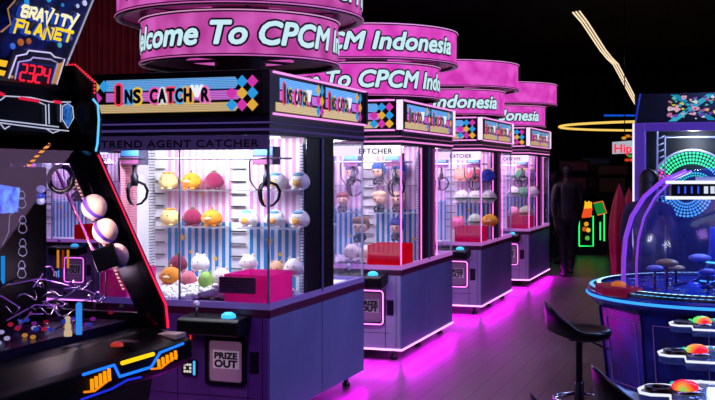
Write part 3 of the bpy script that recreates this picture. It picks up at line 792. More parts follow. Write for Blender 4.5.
# far side panel with opening
outer = [(-3.23, 2.16), (-3.16, 2.16), (-3.054, 2.07), (-3.054, 2.0), (-3.02, 1.89), (-3.036, 1.715), (-2.646, .955), (-2.634, .836), (-3.88, .836), (-3.88, 2.16)]
inner = [(-3.40, 1.66), (-3.32, 1.66), (-3.26, 1.66), (-3.23, 1.66), (-3.20, 1.66), (-3.185, 1.655), (-2.80, .93), (-2.79, .91), (-3.80, .91), (-3.80, 1.66)]
sp = MB().frame(outer, inner, xz, GY1, GY1 + .045, GB).build('side_panel', gp, off=OFF)
fx = lambda pts, r, m, y=GY1 + .0, n=6: MB().tube([(a, y, b) for a, b in pts], r, m, n)
fx([(-3.030, 1.70), (-2.84, 1.33), (-2.742, 1.14), (-2.640, .955), (-2.628, .84)], .006, glow('ff2050', 1.3), GY1 + .02).build('red_neon', sp, 'red neon line down the slanted edge', off=OFF)
rd = MB()
for (a, b), (c_, d_) in (((-3.233, 2.165), (-3.165, 2.165)), ((-3.165, 2.165), (-3.05, 2.075)), ((-3.05, 2.075), (-3.05, 2.0))):
    L = math.hypot(c_ - a, d_ - b); k = int(L / .016)
    for i in range(k): rd.ball((a + (c_ - a) * i / k, GY1 + .02, b + (d_ - b) * i / k), .006, glow('ff2840', 1.5), 6, 4)
rd.build('red_dots', sp, 'dotted red light line', off=OFF)
fx([(-3.047, 1.985), (-3.018, 1.955), (-3.012, 1.88), (-3.02, 1.76), (-3.03, 1.72)], .0055, glow('58c0ff', 1.3), GY1 + .0).build('cyan_neon', sp, 'pale blue light line', off=OFF)
fx([(-3.17, 1.62), (-2.86, 1.02)], .006, stripes_mat('bead_lights', 'ffb8a0', '402028', .018, 2, 1.2), GY1 - .01).build('bead_lights', sp, 'row of peach light beads', off=OFF)
fx([(-3.25, 1.66), (-2.98, 1.15)], .006, mat('d09060', .2, .8), GY1 - .05).build('gold_reflection', gp, 'golden streak modelled for a reflection in the glass', off=OFF)  # rod shape stands in for a golden reflection
fx([(-3.215, 1.66), (-2.93, 1.12)], .005, mat('c050b0', .3, emit=.3), GY1 - .09).build('pink_reflection', gp, 'pink streak modelled for a reflection in the glass', off=OFF)  # pink reflection built as a thin glowing rod
# slanted front glass
MB().prism([(-3.055, 1.72), (-3.049, 1.72), (-2.655, .86), (-2.661, .86)], xz, GY0, GY1, glass('f0f0ff', .05)).build('front_glass', gp, off=OFF)
MB().box((-3.80, GY1 + .01, .90), (-2.80, GY1 + .016, 1.66), CLEAR).build('side_glass', gp, off=OFF)
# header with white line graphics
hb = MB().prism([(-3.88, 1.80), (-3.16, 1.80), (-3.165, 2.03), (-3.22, 2.10), (-3.88, 2.10)], xz, GY0, GY1 - .015, GB).build('header', gp, off=OFF, bevel=.01)
hx = lambda px, py, l=.004: (lambda p: Vector((p.x + l, p.y, p.z)))(at_x(px, py, -3.158))
WL = glow('d8dcff', .75)
g = MB()
for ln in (((-6, 88), (4, 96), (30, 97.5), (50, 102), (70, 102)), ((4, 97), (0, 100), (-6, 99)), ((30, 97.5), (40, 103), (45, 105), (45.5, 125)), ((-6, 122), (20, 125.5), (40, 128), (68, 131)), ((-6, 119.5), (20, 122.5), (58, 127)), ((48, 104), (48.5, 124)), ((60, 104), (60, 122)), ((46, 129), (52, 133), (60, 130)), ((0, 124), (4, 129), (9, 126))):
    g.tube([hx(*p) for p in ln], .003, WL, 5)
g.build('line_art', hb, 'white circuit-like lines', off=OFF)
g = MB()
for a, b in (((19, 98), (38, 101)), ((53, 101.5), (60, 102.5)), ((-4, 92), (3, 95))): g.tube([hx(*a), hx(*b)], .008, glow('e82048', .9), 6)
g.build('red_bars', hb, 'red light bars', off=OFF)
g = MB(); cpt = hx(67, 115)
g.tube([hx(*p) for p in ((62, 106), (67, 103.5), (72, 107), (73, 118), (67, 128), (61.5, 119))], .003, WL, 5, closed=True)
g.prism([(math.cos(a) * .035, math.sin(a) * .062) for a in [k * PI / 8 for k in range(16)]], lambda u, v, k: (cpt.x + k, cpt.y + u, cpt.z + v), 0, .002, noise_mat('blue_planet', '0a2c80', '3c9ce8', 40, emit=.5))
g.build('planet_badge', hb, 'blue planet badge', off=OFF)
# digit display
dpl = lambda px, py, l=0: (lambda p: Vector((p.x + l, p.y, p.z)))(at_x(px, py, -3.19))
d0 = MB()
def face_poly(mb, pts, m, l, th=.006, plane=dpl):
    n = len(pts); vs = [plane(*p, l) for p in pts] + [plane(*p, l - th) for p in pts]
    mb.add(vs, [list(range(n)), list(range(n, 2 * n))[::-1]] + [(i, n + i, n + (i + 1) % n, (i + 1) % n) for i in range(n)], m)
face_poly(d0, [(2, 86), (13, 50), (64, 55), (67, 60), (55, 92.5)], mat('16142a', .3), .0, .12)
disp = d0.build('score_display', gp, 'angular housing of the red digit display', off=OFF)
g = MB()
g.tube([dpl(*p, .004) for p in ((13, 84), (22, 85.2), (24, 87.5), (40, 89.5), (43, 87), (50, 88))], .005, mat('e8e8f8', .3, emit=.6), 6)
g.tube([dpl(*p, .004) for p in ((6, 84), (16, 56), (26, 54), (28, 50.5), (50, 53), (54, 57), (64, 59), (54, 91))], .004, mat('e8e4ff', .3, emit=.6), 6)
g.tube([dpl(*p, .004) for p in ((13, 84), (18, 62), (30, 60), (32, 57.5), (50, 59.5), (57, 63), (50, 88))], .004, mat('c0b8e8', .3, emit=.5), 6)
g.build('silver_frame', disp, 'silver angular frame lines', off=OFF)
g = MB()
for (a, b, c_, e) in (((10, 75), (5, 86), (8, 86.5), (13, 76)), ((57, 64), (63, 62), (55, 90), (50.5, 89))): face_poly(g, [a, b, c_, e], mat('d89838', .3, emit=.5), .004)
g.build('gold_side', disp, 'gold side strips', off=OFF)
g = MB(); face_poly(g, [(15.5, 82), (20, 61), (55, 66), (49, 85.5)], mat('101c50', .3, emit=.35, ecol='1430a0'), .005)
g.build('blue_surround', disp, off=OFF)
g = MB(); face_poly(g, [(17, 80.5), (20.5, 62.5), (52, 66.8), (47.5, 84)], mat('140408', .3), .0105)
SEG = {'2': 'abged', '3': 'abgcd', '4': 'fgbc'}
RD = glow('ff2040', 1.3)
for i, ch in enumerate('2324'):
    x0 = 17.2 + i * 7.6; yb = 80.0 + i * 1.1
    def q(u, v): return dpl(x0 + u * 5.4 + v * 2.9, yb + u * .7 - v * 15.8, .013)
    E_ = {'a': ((0, 1), (1, 1)), 'b': ((1, 1), (1, .5)), 'c': ((1, .5), (1, 0)), 'd': ((0, 0), (1, 0)), 'e': ((0, .5), (0, 0)), 'f': ((0, 1), (0, .5)), 'g': ((0, .5), (1, .5))}
    for s_ in SEG[ch]:
        a, b = E_[s_]; A = q(*a); B = q(*b); g.tube([A.lerp(B, .08), A.lerp(B, .92)], .0048, RD, 6)
g.build('digits', disp, 'red digits reading 2324', off=OFF)
g = MB()
for a in ((( -8, 58), (8, 61), (6, 67), (-8, 64)), ((-8, 68), (6, 71), (4, 76), (-8, 73)), ((-8, 78), (4, 80), (2, 85), (-8, 83))): face_poly(g, list(a), glow('ffc030', 1.0), .0)
g.build('yellow_bars', disp, 'yellow light bars', off=OFF)
# leaning title sign
def spl(px, py, l=0):
    r = ray(px)   # plane x = x0 + k (z - z0), leaning out over the aisle
    x0_, z0_, k = -3.215, 2.156, .46; u = (HY - py) / FPX
    D = (x0_ + k * (CZ - z0_)) / (r[0] - k * u); p = at(px, py, D); p.x += l; return p
g = MB(); face_poly(g, [(65.5, 67), (2, 57), (-1, 33), (10, 24), (7, 9), (14, 1), (18, -24), (102, -24)], noise_mat('title_backing', '06061c', '14206a', 14, .3, emit=.25), 0, .05, spl)
sg = g.build('title_sign', gp, 'dark blue leaning sign board', off=OFF)
g = MB(); g.tube([spl(*p, .004) for p in ((65, 67), (74, 45), (92, 1), (102, -24))], .0045, mat('d8dcf4', .2, .7, emit=.4), 6)
g.build('silver_edge', sg, 'silver edge line', off=OFF)
MB().tube([spl(*p, .004) for p in ((0, 32), (10, 24), (7, 9), (14, 1), (18, -20))], .004, mat('d8a070', .2, .6, emit=.45), 6).build('copper_edge', sg, 'copper edge line', off=OFF)
def sign_fn(x0, y0, sx, sy, slx, sly):
    def f(u, v, l): return spl(x0 + u * sx + v * slx, y0 + u * sly - v * sy, l + .002)
    return f
g = MB()
# block letters drawn as heavy strokes on the board: pale rim first, bright face above
GL = {'G': [[(1, .8), (.9, 1), (.1, 1), (0, .85), (0, .1), (.15, 0), (1, 0), (1, .5), (.5, .5)]], 'R': [[(0, 0), (0, 1), (.9, 1), (1, .8), (.9, .5), (0, .5)], [(.45, .5), (1, 0)]],
      'A': [[(0, -.1), (.5, 1.05), (1, -.1)], [(.2, .35), (.8, .35)]], 'V': [[(0, 1), (.45, -.25), (1, 1.45)]], 'I': [[(.5, 0), (.5, 1)]], 'T': [[(0, 1), (1, 1)], [(.5, 1), (.5, -.05)]],
      'Y': [[(0, 1), (.5, .5)], [(1.25, 1.5), (.3, -.3)]], 'P': [[(0, -.35), (0, 1), (1, 1), (1, .45), (0, .45)]], 'L': [[(.1, 1), (.1, 0), (.75, 0)]], 'N': [[(0, -.35), (0, 1), (1, -.1), (1, 1)]], 'E': [[(1, 1), (0, 1), (0, 0), (1, 0)], [(0, .5), (.8, .5)]]}
def strokes(mb, word, x0, y0, cw, h, slant, drop, r, m, lift):
    for i, ch in enumerate(word):
        for st in GL[ch]:
            pts = [spl(x0 + (i + u * .70) * cw + v * slant, y0 + (i + u * .70) * drop - v * h, lift) for u, v in st]
            mb.tube(pts, r, m, 6)
for word, x0, y0, cw, h, col in (('GRAVITY', 17.5, 15.5, 7.9, 9.6, 'fff4c0'), ('PLANET', 11.5, 29.5, 9.8, 9.6, 'ffd820')):
    strokes(g, word, x0, y0, cw, h, 2.8, 1.9 if word == 'GRAVITY' else 2.2, .0165, glow('2c50c8', .6), .004)
    strokes(g, word, x0, y0, cw, h, 2.8, 1.9 if word == 'GRAVITY' else 2.2, .0100, glow(col, 1.0), .015)
g.build('title_lettering', sg, 'yellow jagged letters reading GRAVITY PLANET', off=OFF)
g = MB()
for (a, b, c_, r) in ((26, 2, '20a0e0', .02), (48, -1, '30b0d8', .02), (62, 5, '1890c8', .012), (59, 45, '50b8b0', .018), (12, 46, '3a78e0', .02), (20, 42, 'c06820', .024), (28, 41, 'b86018', .02), (84, 3, 'd8e0f8', .02), (77, 6, 'c0d0f0', .014), (70, 38, '5050a0', .016)):
    p = spl(a, b, .004); MB().ball(p, (.006, r, r * .8), mat(c_, .4, emit=.55), 10, 6).build('small_planet', sg, 'small painted planet', off=OFF)
# inside: central unit with line figures and blue screen
cu_ = MB().box((-3.75, 3.1, .86), (-3.22, 4.58, 1.64), mat('010101', .5, spec=.05)).build('central_unit', gp, off=OFF, bevel=.01)
cx = lambda px, py, l=.004: (lambda p: Vector((p.x + l, p.y, p.z)))(at_x(px, py, -3.22))
g = MB(); face_poly(g, [(-4, 184), (19, 188), (17, 212), (-4, 214)], noise_mat('blue_space_screen', '0828b0', '70b8ff', 22, .3, emit=.9), .006, .004, lambda a, b, l: cx(a, b, l))
g.build('blue_screen', cu_, 'glowing blue screen', off=OFF)
g = MB(); lm = mat('a8a8bc', .4, emit=.35)
for cx0, cy0 in ((21, 200), (22, 225), (22, 248), (21, 270)):
    for r_, dy in ((3.2, -5), (4.0, 3)):
        g.tube([cx(cx0 + math.cos(a) * r_ * (1 + .15 * math.sin(3 * a)), cy0 + dy + math.sin(a) * r_ * 1.3) for a in [k * PI / 7 for k in range(14)]], .0022, lm, 4, closed=True)
g.tube([cx(2, 245), cx(8, 232), cx(9, 215), cx(14, 212)], .0022, lm, 4)
g.build('line_figures', cu_, 'pale outline figures', off=OFF)
for a, b, c_ in ((((0, 262), (1, 282)), '30b0ff', 1.2),): pass
MB().tube([cx(2, 256), cx(2, 284)], .010, glow('28a0e8', .9), 8).build('blue_tube', cu_, 'blue glowing tube', off=OFF)
# small figures, rings, rods, lamps inside
g = MB()
p1 = at(41, 196, 5.25)
for k, (px, py, col) in enumerate(((41, 189, 'c8d0f8'), (41, 196, '3050c0'), (41, 201, 'd0d8ff'))):
    g.ball(at(px, py, 5.2), (.022, .022, .018), mat(col, .3, emit=.2), 12, 8)
g.build('ball_lamp', gp, 'blue and white banded lamp', off=OFF)
g = MB(); c0 = at(61, 179, 5.25)
g.tube([c0 + Vector((RT[0] * math.cos(a), RT[1] * math.cos(a), 0)) * .058 + Vector((0, 0, math.sin(a) * .062)) for a in [k * PI / 10 for k in range(20)]], .013, mat('18141c', .25), 8, closed=True)
g.build('hoop', gp, 'dark hoop inside the glass', off=OFF)
g = MB(); g.tube([at(28, 166, 4.75), at(38, 155, 4.75), at(50, 144, 4.75)], .007, stripes_mat('orange_beads', 'ffa040', '401a08', .02, 2, 1.0), 6); g.build('orange_light_line', gp, 'slanting row of orange beads', off=OFF)
g = MB()
M_ = Matrix.Translation(at(106, 258, 5.24)) @ Matrix.Rotation(-.35, 4, Vector((FW[0], FW[1], 0))) @ Matrix.Rotation(.5, 4, 'Z')
g.box((-.055, -.05, -.055), (.055, .05, .055), BLACK, M_); g.tube([at(106, 268, 5.24), at(106, 296, 5.24)], .004, DARKMETAL, 6)
g.build('black_box', gp, 'tilted black box on a thin rod', off=OFF, bevel=.004)
g = MB(); random.seed(4)
for k in range(44):
    a = Vector((random.uniform(-3.2, -2.86), random.uniform(4.1, 4.62), random.uniform(.88, 1.12)))
    if k % 3 == 0:      # a hoop of rail
        r = random.uniform(.04, .10); t0 = random.uniform(0, 6)
        pts = [a + Vector((math.cos(t0 + q * .35) * r * .6, math.sin(t0 + q * .35) * r, .02 * math.sin(q))) for q in range(9)]
    else:
        d = Vector((random.uniform(-.2, .2), random.uniform(-.3, .3), random.uniform(-.08, .08)))
        pts = [a, a + d * .5 + Vector((0, 0, random.uniform(0, .05))), a + d]
    if min(p.z for p in pts) < .88 or max(p.y for p in pts) > 4.69 or any(p.x > -2.69 - (p.z - .86) * .47 for p in pts): continue
    g.tube(pts, .0032, (mat('e0c8d8', .15, .9), mat('302838', .2, .8), mat('b070d0', .2, .6, emit=.25))[k % 3], 6)
g.build('wire_track', gp, 'bent metal rails of the playfield', off=OFF)
g = MB().box((-3.75, 3.1, .836), (-2.84, 4.70, .875), noise_mat('playfield', '0c0818', '301438', 9, .25)); pf = g.build('playfield', gp, off=OFF)
g = MB()
for k in range(90):
    px = random.uniform(-4, 120); D = random.uniform(4.2, 5.3); p = at(px, 300, D); 
    if p.x > -2.86 or p.y > 4.66 or p.y < 3.1: continue
    g.ball((p.x, p.y, .885 + .02 * (k % 3)), (.012, .016, .010), glow(random.choice(['e02848', 'b01838', '3050d0', 'ffb040', '40a0f0', 'a030a0', 'e8d8ff']), .55), 8, 5)
q = g.build('playfield_lamps', pf, 'small coloured lamps and tokens', off=OFF); q['kind'] = 'stuff'
g = MB(); g.lathe([(.014, .0), (.014, .14), (0, .15)], tuple(at(79, 330, 4.9))[:2] + (.875,), glow('40a8ff', .9), 10); g.build('blue_post', pf, 'glowing blue post', off=OFF)
g = MB()
for k in range(3): g.lathe([(.018 - k * .004, k * .03), (.018 - k * .004, k * .03 + .025), (.006, k * .03 + .03)], tuple(at(68, 330, 4.85))[:2] + (.875,), glow('ffe0a0', .8), 10)
g.build('small_tower', pf, 'small cream lit tower', off=OFF)
g = MB()
for k in range(3): g.tube([at(58 + k * 5, 250, 5.3), at(58 + k * 5, 268, 5.3)], .006, glow('ffa028' if k != 1 else 'a03a10', .8), 6)
g.build('amber_tubes', gp, 'row of amber tubes', off=OFF)
for nm, loc, col, pw in (('game_fill', (-3.0, 4.50, 1.12), (1, .70, .82), 4.5), ('game_fill', (-3.05, 3.6, 1.5), (.3, .4, 1), 1.0)):  # unseen point lights added to brighten the inside of the game
    l = bpy.data.lights.new(nm, 'POINT'); l.energy = pw; l.color = col; l.shadow_soft_size = .05
    o = bpy.data.objects.new(nm, l); C.objects.link(o); o.location = loc
lamp('ball_toy_fill', (-3.03, 4.22, 1.60), 1.8, (1, .74, .58), .06, .06, target=(-2.93, 4.62, 1.28), spread=1.3)  # unseen narrow light added and aimed at the hanging ball toys
# peach toys hanging inside the planet game
for k, (px, py, lab) in enumerate(((94, 207, 'topmost'), (105, 231, 'middle'), (116, 256, 'lowest'))):
    p = at(px, py, 5.35)
    t = thing('hanging_ball_toy', '%s of three peach ball toys hanging inside the slanted glass' % lab, 'toy', p)
    MB().ball((0, 0, 0), (.068, .052, .064), fuzz('ffd0b0'), 18, 12).build('ball', t)
    MB().lathe([(.0655, -.010), (.0665, 0), (.0655, .010)], (0, 0, 0), mat('6a3ad0', .5), 20, M=Matrix.Rotation(.9, 4, 'Y')).build('violet_band', t, 'violet band')
    MB().tube([(0, 0, .055), (-.03, 0, .12)], .003, BLACK, 5).build('cord', t)
pk = doll_plush((-7.62, 11.8 - .895 + .58, 1.244), .34, 'd02860', 'doll toy with crimson hair on a shelf of the machine seen through the slanted glass', 'f4b890', '402040', .4)

# red neon bracket on the front of the nearest machine next to the console
g = MB(); fyw = 5.97 - .004
br = [at_y(*p, fyw) for p in ((192, 323), (180.5, 323), (180.5, 332), (190.5, 333), (190.5, 343.5), (184, 343.5))]
o = g.tube(br, .0035, glow('ff4030', 1.2), 6).build('red_light_line'); tag(o, 'thin red neon bracket on the violet front left of the control shelf', 'light')

# =================================================================== DOME GAME (right)
DC = Vector((at(722, 300, 7.62).x, at(722, 300, 7.62).y, 0))
dm = thing('dome_coin_game', 'round arcade game with a clear ribbed dome and blue lit rim at right', 'arcade machine', DC)
BLU = mat('10185a', .25)
art = noise_mat('blue_panel_art', '02082a', '1434c0', 3.2, .2, detail=8)
g = MB().lathe([(.74, .0), (.80, .10), (.86, .66), (.90, .70)], (0, 0, 0), art, 10, a0=PI / 10, a1=PI / 10 + 2 * PI, smooth=False); g.build('base', dm, 'dark blue picture panels of the base')
g = MB()
for k in range(10):
    a = PI / 10 + k * 2 * PI / 10
    MB().tube([(.805 * math.cos(a), .805 * math.sin(a), .10), (.868 * math.cos(a), .868 * math.sin(a), .66)], .008, mat('28206a', .3), 6).build('panel_edge', dm)
for k in range(10):
    a0 = PI / 10 + k * 2 * PI / 10; 
    def pp(f, z):
        r = .80 + (z - .1) * .107 + .004
        A = Vector((r * math.cos(a0), r * math.sin(a0), z)); B = Vector((r * math.cos(a0 + 2 * PI / 10), r * math.sin(a0 + 2 * PI / 10), z)); return A.lerp(B, f)
    MB().tube([pp(.15, .15), pp(.85, .15), pp(.85, .60), pp(.15, .60)], .004, mat('7a60b8', .3, emit=.15), 5, closed=True).build('panel_border', dm, 'violet outline frame')
g = MB().lathe([(.60, .70), (.90, .70), (.93, .735), (.935, .765), (.925, .785), (.80, .80), (.0, .80)], (0, 0, 0), mat('2040b0', .2), 64); g.build('table', dm)
g = MB().lathe([(.936, .740), (.946, .750), (.936, .760)], (0, 0, 0), glow('3a9cff', 1.3), 96); g.build('rim_light', dm, 'blue light line around the rim')
MB().lathe([(.885, .787), (.885, .806), (.925, .806), (.925, .787)], (0, 0, 0), led_mat('rim_leds_outer', (0, 1), .885, .04, 120, [(0, '50b8ff')], 1.8, .16), 120).build('rim_leds', dm, 'row of pale blue light dots')
MB().lathe([(.835, .80), (.835, .822), (.872, .822), (.872, .80)], (0, 0, 0), led_mat('rim_leds_inner', (0, 1), .835, .037, 120, [(0, 'a8e4ff')], 2.2, .2), 120).build('rim_leds', dm, 'inner row of pale blue light dots')
# red corner module
cd = Vector((at(612, 290, 7.3).x, at(612, 290, 7.3).y, 0)) - DC; ang = math.atan2(cd.y, cd.x)
M_ = Matrix.Rotation(ang, 4, 'Z')
g = MB(); g.prism([(.80, -.20), (.94, -.17), (.985, 0), (.94, .17), (.80, .20)], lambda u, v, k: (u, v, k), .775, .845, mat('7a1838', .15, emit=.12, ecol='d02048'), M=M_)
cm = g.build('player_panel', dm, 'glossy dark red player panel', bevel=.012)
MB().lathe([(.05, 0), (.048, .018), (.02, .03), (0, .031)], (0, 0, .845), mat('c87820', .3, emit=.3, ecol='ff8020'), 20, M=Matrix.Translation((M_ @ Vector((.88, .03, 0))))).build('amber_button', cm, 'amber dome button')
# dome shell + ribs
dprof = [(.70, .80), (.70, 1.0), (.685, 1.15), (.64, 1.30), (.55, 1.44), (.42, 1.55), (.25, 1.62), (.0, 1.65)]
MB().lathe(dprof, (0, 0, 0), glass('e8eaff', .08, .15, body=.035, bodycol='6070ff'), 48).build('dome', dm, 'clear plastic dome')
RIB = mat('8a50d8', .3, emit=.55, ecol='a048e0')
RIBP = mat('7058d8', .3, emit=.35, ecol='6a48e0')
for a_deg, rb, mt in ((4, .016, RIB), (20, .008, RIB), (70, .024, RIBP), (200, .012, RIB)):
    a = math.atan2(-RT[1], -RT[0]) + math.radians(a_deg); q = [((r + .012) * math.cos(a), (r + .012) * math.sin(a), z) for r, z in dprof[:-1]]
    MB().tube(q, rb, mt, 8).build('dome_rib', dm, 'violet rib of the dome')
# inside the dome
g = MB(); g.lathe([(.0, .0), (.16, 0), (.16, .10), (.10, .16), (.08, .42), (0, .42)], (0, 0, .80), mat('203080', .3, emit=.05), 24); cc_ = g.build('centre_column', dm)
for r_, z_, c_ in ((.165, .84, '40a0ff'), (.165, .89, '3060ff'), (.11, .97, '60d0ff')):
    MB().lathe([(r_, z_), (r_ + .008, z_ + .006), (r_, z_ + .012)], (0, 0, 0), glow(c_, 1.6), 40).build('column_light', cc_, 'blue light ring')
for k in range(5):
    a = ang + .5 + k * .42; c2_ = .48
    MB().lathe([(0, 0), (.055, 0), (.055, .05), (.03, .07), (0, .07)], (c2_ * math.cos(a), c2_ * math.sin(a), .80), mat(('2040c0', '502890', '204890', '8a2040', '3058d0')[k], .2, emit=.5), 20).build('lit_bumper', dm, 'coloured lit bumper')
g = MB()
random.seed(11)
for k in range(60):
    a = random.uniform(0, 2 * PI); r = random.uniform(.28, .64)
    g.lathe([(0, 0), (.022, 0), (.022, .006), (0, .006)], (r * math.cos(a), r * math.sin(a), .802 + .007 * random.randint(0, 3)), mat('b8a070', .25, .9) if k % 3 else mat('c0c8e8', .2, .9), 10)
cg = g.build('coins', dm, 'loose metal tokens on the table'); cg['kind'] = 'stuff'
g = MB()
for k in range(7):
    a = ang + .35 + k * .33
    g.tube([(.60 * math.cos(a), .60 * math.sin(a), .85), (.42 * math.cos(a + .15), .42 * math.sin(a + .15), .88), (.2 * math.cos(a), .2 * math.sin(a), .95)], .012, mat('303a80', .2, .5), 8)
g.build('arms', dm, 'dark arms over the table')
# counter bar: white edged display board across the dome
bc = at(712, 190, 6.95) - DC
M_ = Matrix.Translation(bc) @ Matrix.Rotation(YAW, 4, 'Z')
g = MB(); g.box((-.27, -.03, -.048), (.32, .03, .048), mat('080a1c', .3), M_); db = g.build('display_bar', dm, 'dark counter display with lit white edges')
g = MB()
for z in (-.05, .05): g.box((-.29, -.035, z - .010), (.33, .035, z + .010), glow('eef2ff', 1.15), M_)
g.build('white_edges', db, 'lit white edges')
g = MB()
for k in range(9):
    u = -.23 + k * .042; g.box((u, -.034, -.022), (u + (.010 if k < 4 else .026), -.031, .024), glow('4060ff' if k < 4 else 'dfe8ff', .9), M_)
g.build('digits', db, 'blue and white digits')
MB().box((-.10, -.02, .06), (.33, .02, .085), mat('b8c4e8', .3), M_).build('clear_tray', db, 'pale bar above the counter')
# wall of dots + light
l = bpy.data.lights.new('dome_lamp', 'POINT'); l.energy = 30; l.color = (.22, .38, 1); l.shadow_soft_size = .1
o = bpy.data.objects.new('dome_lamp', l); C.objects.link(o); o.location = DC + Vector((0, 0, 1.5))
# tokens machine blocks inside seen low
g = MB()
for px, py, D, s, col in ((667, 263, 7.5, .05, 'b89048'), (655, 268, 7.4, .035, 'a0b0e8'), (700, 258, 7.6, .05, '8890d0'), (708, 272, 7.3, .04, '6070c0'), (676, 268, 7.7, .04, 'c8a860')):
    p = at(px, py, D) - DC
    g.ball(p, (s * 1.6, s, s * .6), mat(col, .4), 12, 8); g.tube([(p.x, p.y, .80), tuple(p)], .01, DARKMETAL, 6)
g.build('playfield_ornaments', dm, 'gold and violet ornaments')

# =================================================================== TALL CABINET with the light wheel
TY = 9.85
cab = thing('tall_game_cabinet', 'tall cabinet with violet frame, picture marquee and light wheel at right', 'arcade machine', (.1, TY + .4, 0))
TO = tuple(cab.location)
X0 = at_y(634, 200, TY).x; X1 = X0 + 1.9
ZT = at_y(660, 131, TY).z; ZM = at_y(660, 123, TY).z; ZH = at_y(660, 94, TY).z; pw = at_y(645, 200, TY).x - X0
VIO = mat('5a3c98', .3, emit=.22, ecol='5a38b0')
g = MB(); g.box((X0, TY, 0), (X0 + pw, TY + .08, ZM), VIO); g.box((X1 - pw, TY, 0), (X1, TY + .08, ZM), VIO); g.box((X0 + pw, TY, ZT), (X1 - pw, TY + .08, ZM), VIO)
g.build('violet_frame', cab, off=TO, bevel=.006)
MB().box((X0 - .012, TY - .012, .1), (X0 + .004, TY + .004, ZM), glow('f4ecff', 1.2)).build('light_edge', cab, 'white light strip on the left post', off=TO)
g = MB().box((X0 + .02, TY + .62, 0), (X1 - .02, TY + .66, ZM), mat('08081a', .4)); g.box((X0 + .01, TY + .08, 0), (X0 + .03, TY + .66, ZM), mat('0c0a20', .4)); g.box((X1 - .03, TY + .08, 0), (X1 - .01, TY + .66, ZM), mat('0c0a20', .4)); g.box((X0 + .03, TY + .08, 0), (X1 - .03, TY + .60, .70), mat('0a0a20', .4))
g.build('housing', cab, off=TO)
g = MB().prism([(TY + .02, ZM), (TY - .06, ZH), (TY + .64, ZH), (TY + .64, ZM)], lambda u, v, k: (k, u, v), X0 + .01, X1, mat('07060e', .3)); mh = g.build('marquee', cab, off=TO)
g = MB(); g.tube([(X0 + .012, TY + .01, ZM + .01), (X0 + .06, TY - .07, ZH)], .008, mat('1830a0', .3, emit=.6, ecol='1838c0'), 6); g.build('blue_edge', mh, 'dark blue lit edge', off=TO)
g = MB(); random.seed(21)
def mf(u, v, l):   # u across, v 0..1 up the leaning face
    return (u, TY + .02 - .08 * v - l, ZM + (ZH - ZM) * v)
cols = ['f0b8d0', 'e03890', '40b8d8', 'f0e060', 'a070d8', 'f4f4f4', '282040', 'd87ab8', '60d0c0', '7848b8']
ax0 = at_y(668, 110, TY).x
for (pa, wd, c_) in ((((0, .05), (.33, .95)), .035, '38b8e0'), (((.02, .95), (.34, .08)), .035, '2090c0')):
    (a0, b0), (a1, b1) = pa
    g.add([mf(ax0 + a0, b0, .004), mf(ax0 + a0 + wd * 2, b0, .004), mf(ax0 + a1 + wd * 2, b1, .004), mf(ax0 + a1, b1, .004)], [(0, 1, 2, 3)], glow(c_, .8))
for k in range(190):
    u = ax0 + random.uniform(.0, 1.05); v = random.uniform(.12, .88); r = random.uniform(.010, .034); a = random.uniform(0, 6)
    n_ = random.randint(3, 6)
    pts = [mf(u + r * math.cos(a + 2 * PI * q / n_) * random.uniform(.6, 1.2), v + r * 3 * math.sin(a + 2 * PI * q / n_) * random.uniform(.5, 1.1), .006 + .0003 * k) for q in range(n_)]
    g.add(pts, [list(range(n_))], glow(random.choice(cols), .75))
g.build('marquee_picture', mh, 'abstract pastel shards with a cyan cross', off=TO)
# light wheel
WC = at_y(692, 190, TY + .30)
def wheel(name, c, ra, rb, step, count, stops, a0, a1, lab, size=.14, st=1.6):
    P = [a0 + (a1 - a0) * k / 48 for k in range(49)]
    g = MB(); g.prism([(rb * math.cos(t), rb * math.sin(t)) for t in P] + [(ra * math.cos(t), ra * math.sin(t)) for t in P[::-1]], lambda u, v, k: (u, k, v), 0, .02, led_mat(name, (0, 2), ra, step, count, stops, st, size))
    o = g.build(name, cab, lab); o.location = c - cab.location; return o
g = MB(); g.tube([(WC.x + .36 * math.cos(t), WC.y, WC.z + .36 * math.sin(t)) for t in [k * PI / 24 for k in range(-4, 29)]], .012, mat('b0b8d8', .4, .3), 8); g.tube([(X0 + .18, WC.y, .7), (X0 + .18, WC.y, 2.0), (X1 - .3, WC.y, 1.98)], .016, mat('b0b8d8', .4, .3), 8)
g.tube([(X0 + .25, WC.y, .7), (X0 + .25, WC.y, 1.93), (X1 - .3, WC.y, 1.91)], .012, mat('b0b8d8', .4, .3), 8)
for k in range(12): g.tube([(X0 + .18, WC.y, 1.25 + k * .06), (X0 + .25, WC.y, 1.28 + k * .06)], .008, mat('b0b8d8', .4, .3), 6)
g.build('wheel_frame', cab, 'pale metal truss around the wheel', off=TO)
l = bpy.data.lights.new('cabinet_lamp', 'POINT'); l.energy = 9; l.color = (.7, .8, 1); l.shadow_soft_size = .06
o = bpy.data.objects.new('cabinet_lamp', l); C.objects.link(o); o.location = (X0 + .5, TY + .16, ZT - .06)  # unseen light added so the metal truss shows up
wheel('wheel_lights', WC, .23, .35, .030, 64, [(0, '3a80ff'), (.615, '38f090'), (.90, 'ff40b0')], math.radians(-10), math.radians(172), 'arch of green, pink and blue light dots')
wheel('inner_lights', WC + Vector((.03, -.03, -.03)), .15, .194, .022, 50, [(0, '40a0ff'), (.66, '30e0a0')], .0, PI, 'inner arch of green dots')
wheel('lower_lights', WC + Vector((-.05, -.03, -.02)), .09, .23, .028, 40, [(0, '58b8ff')], math.radians(195), math.radians(345), 'fan of pale blue dots')

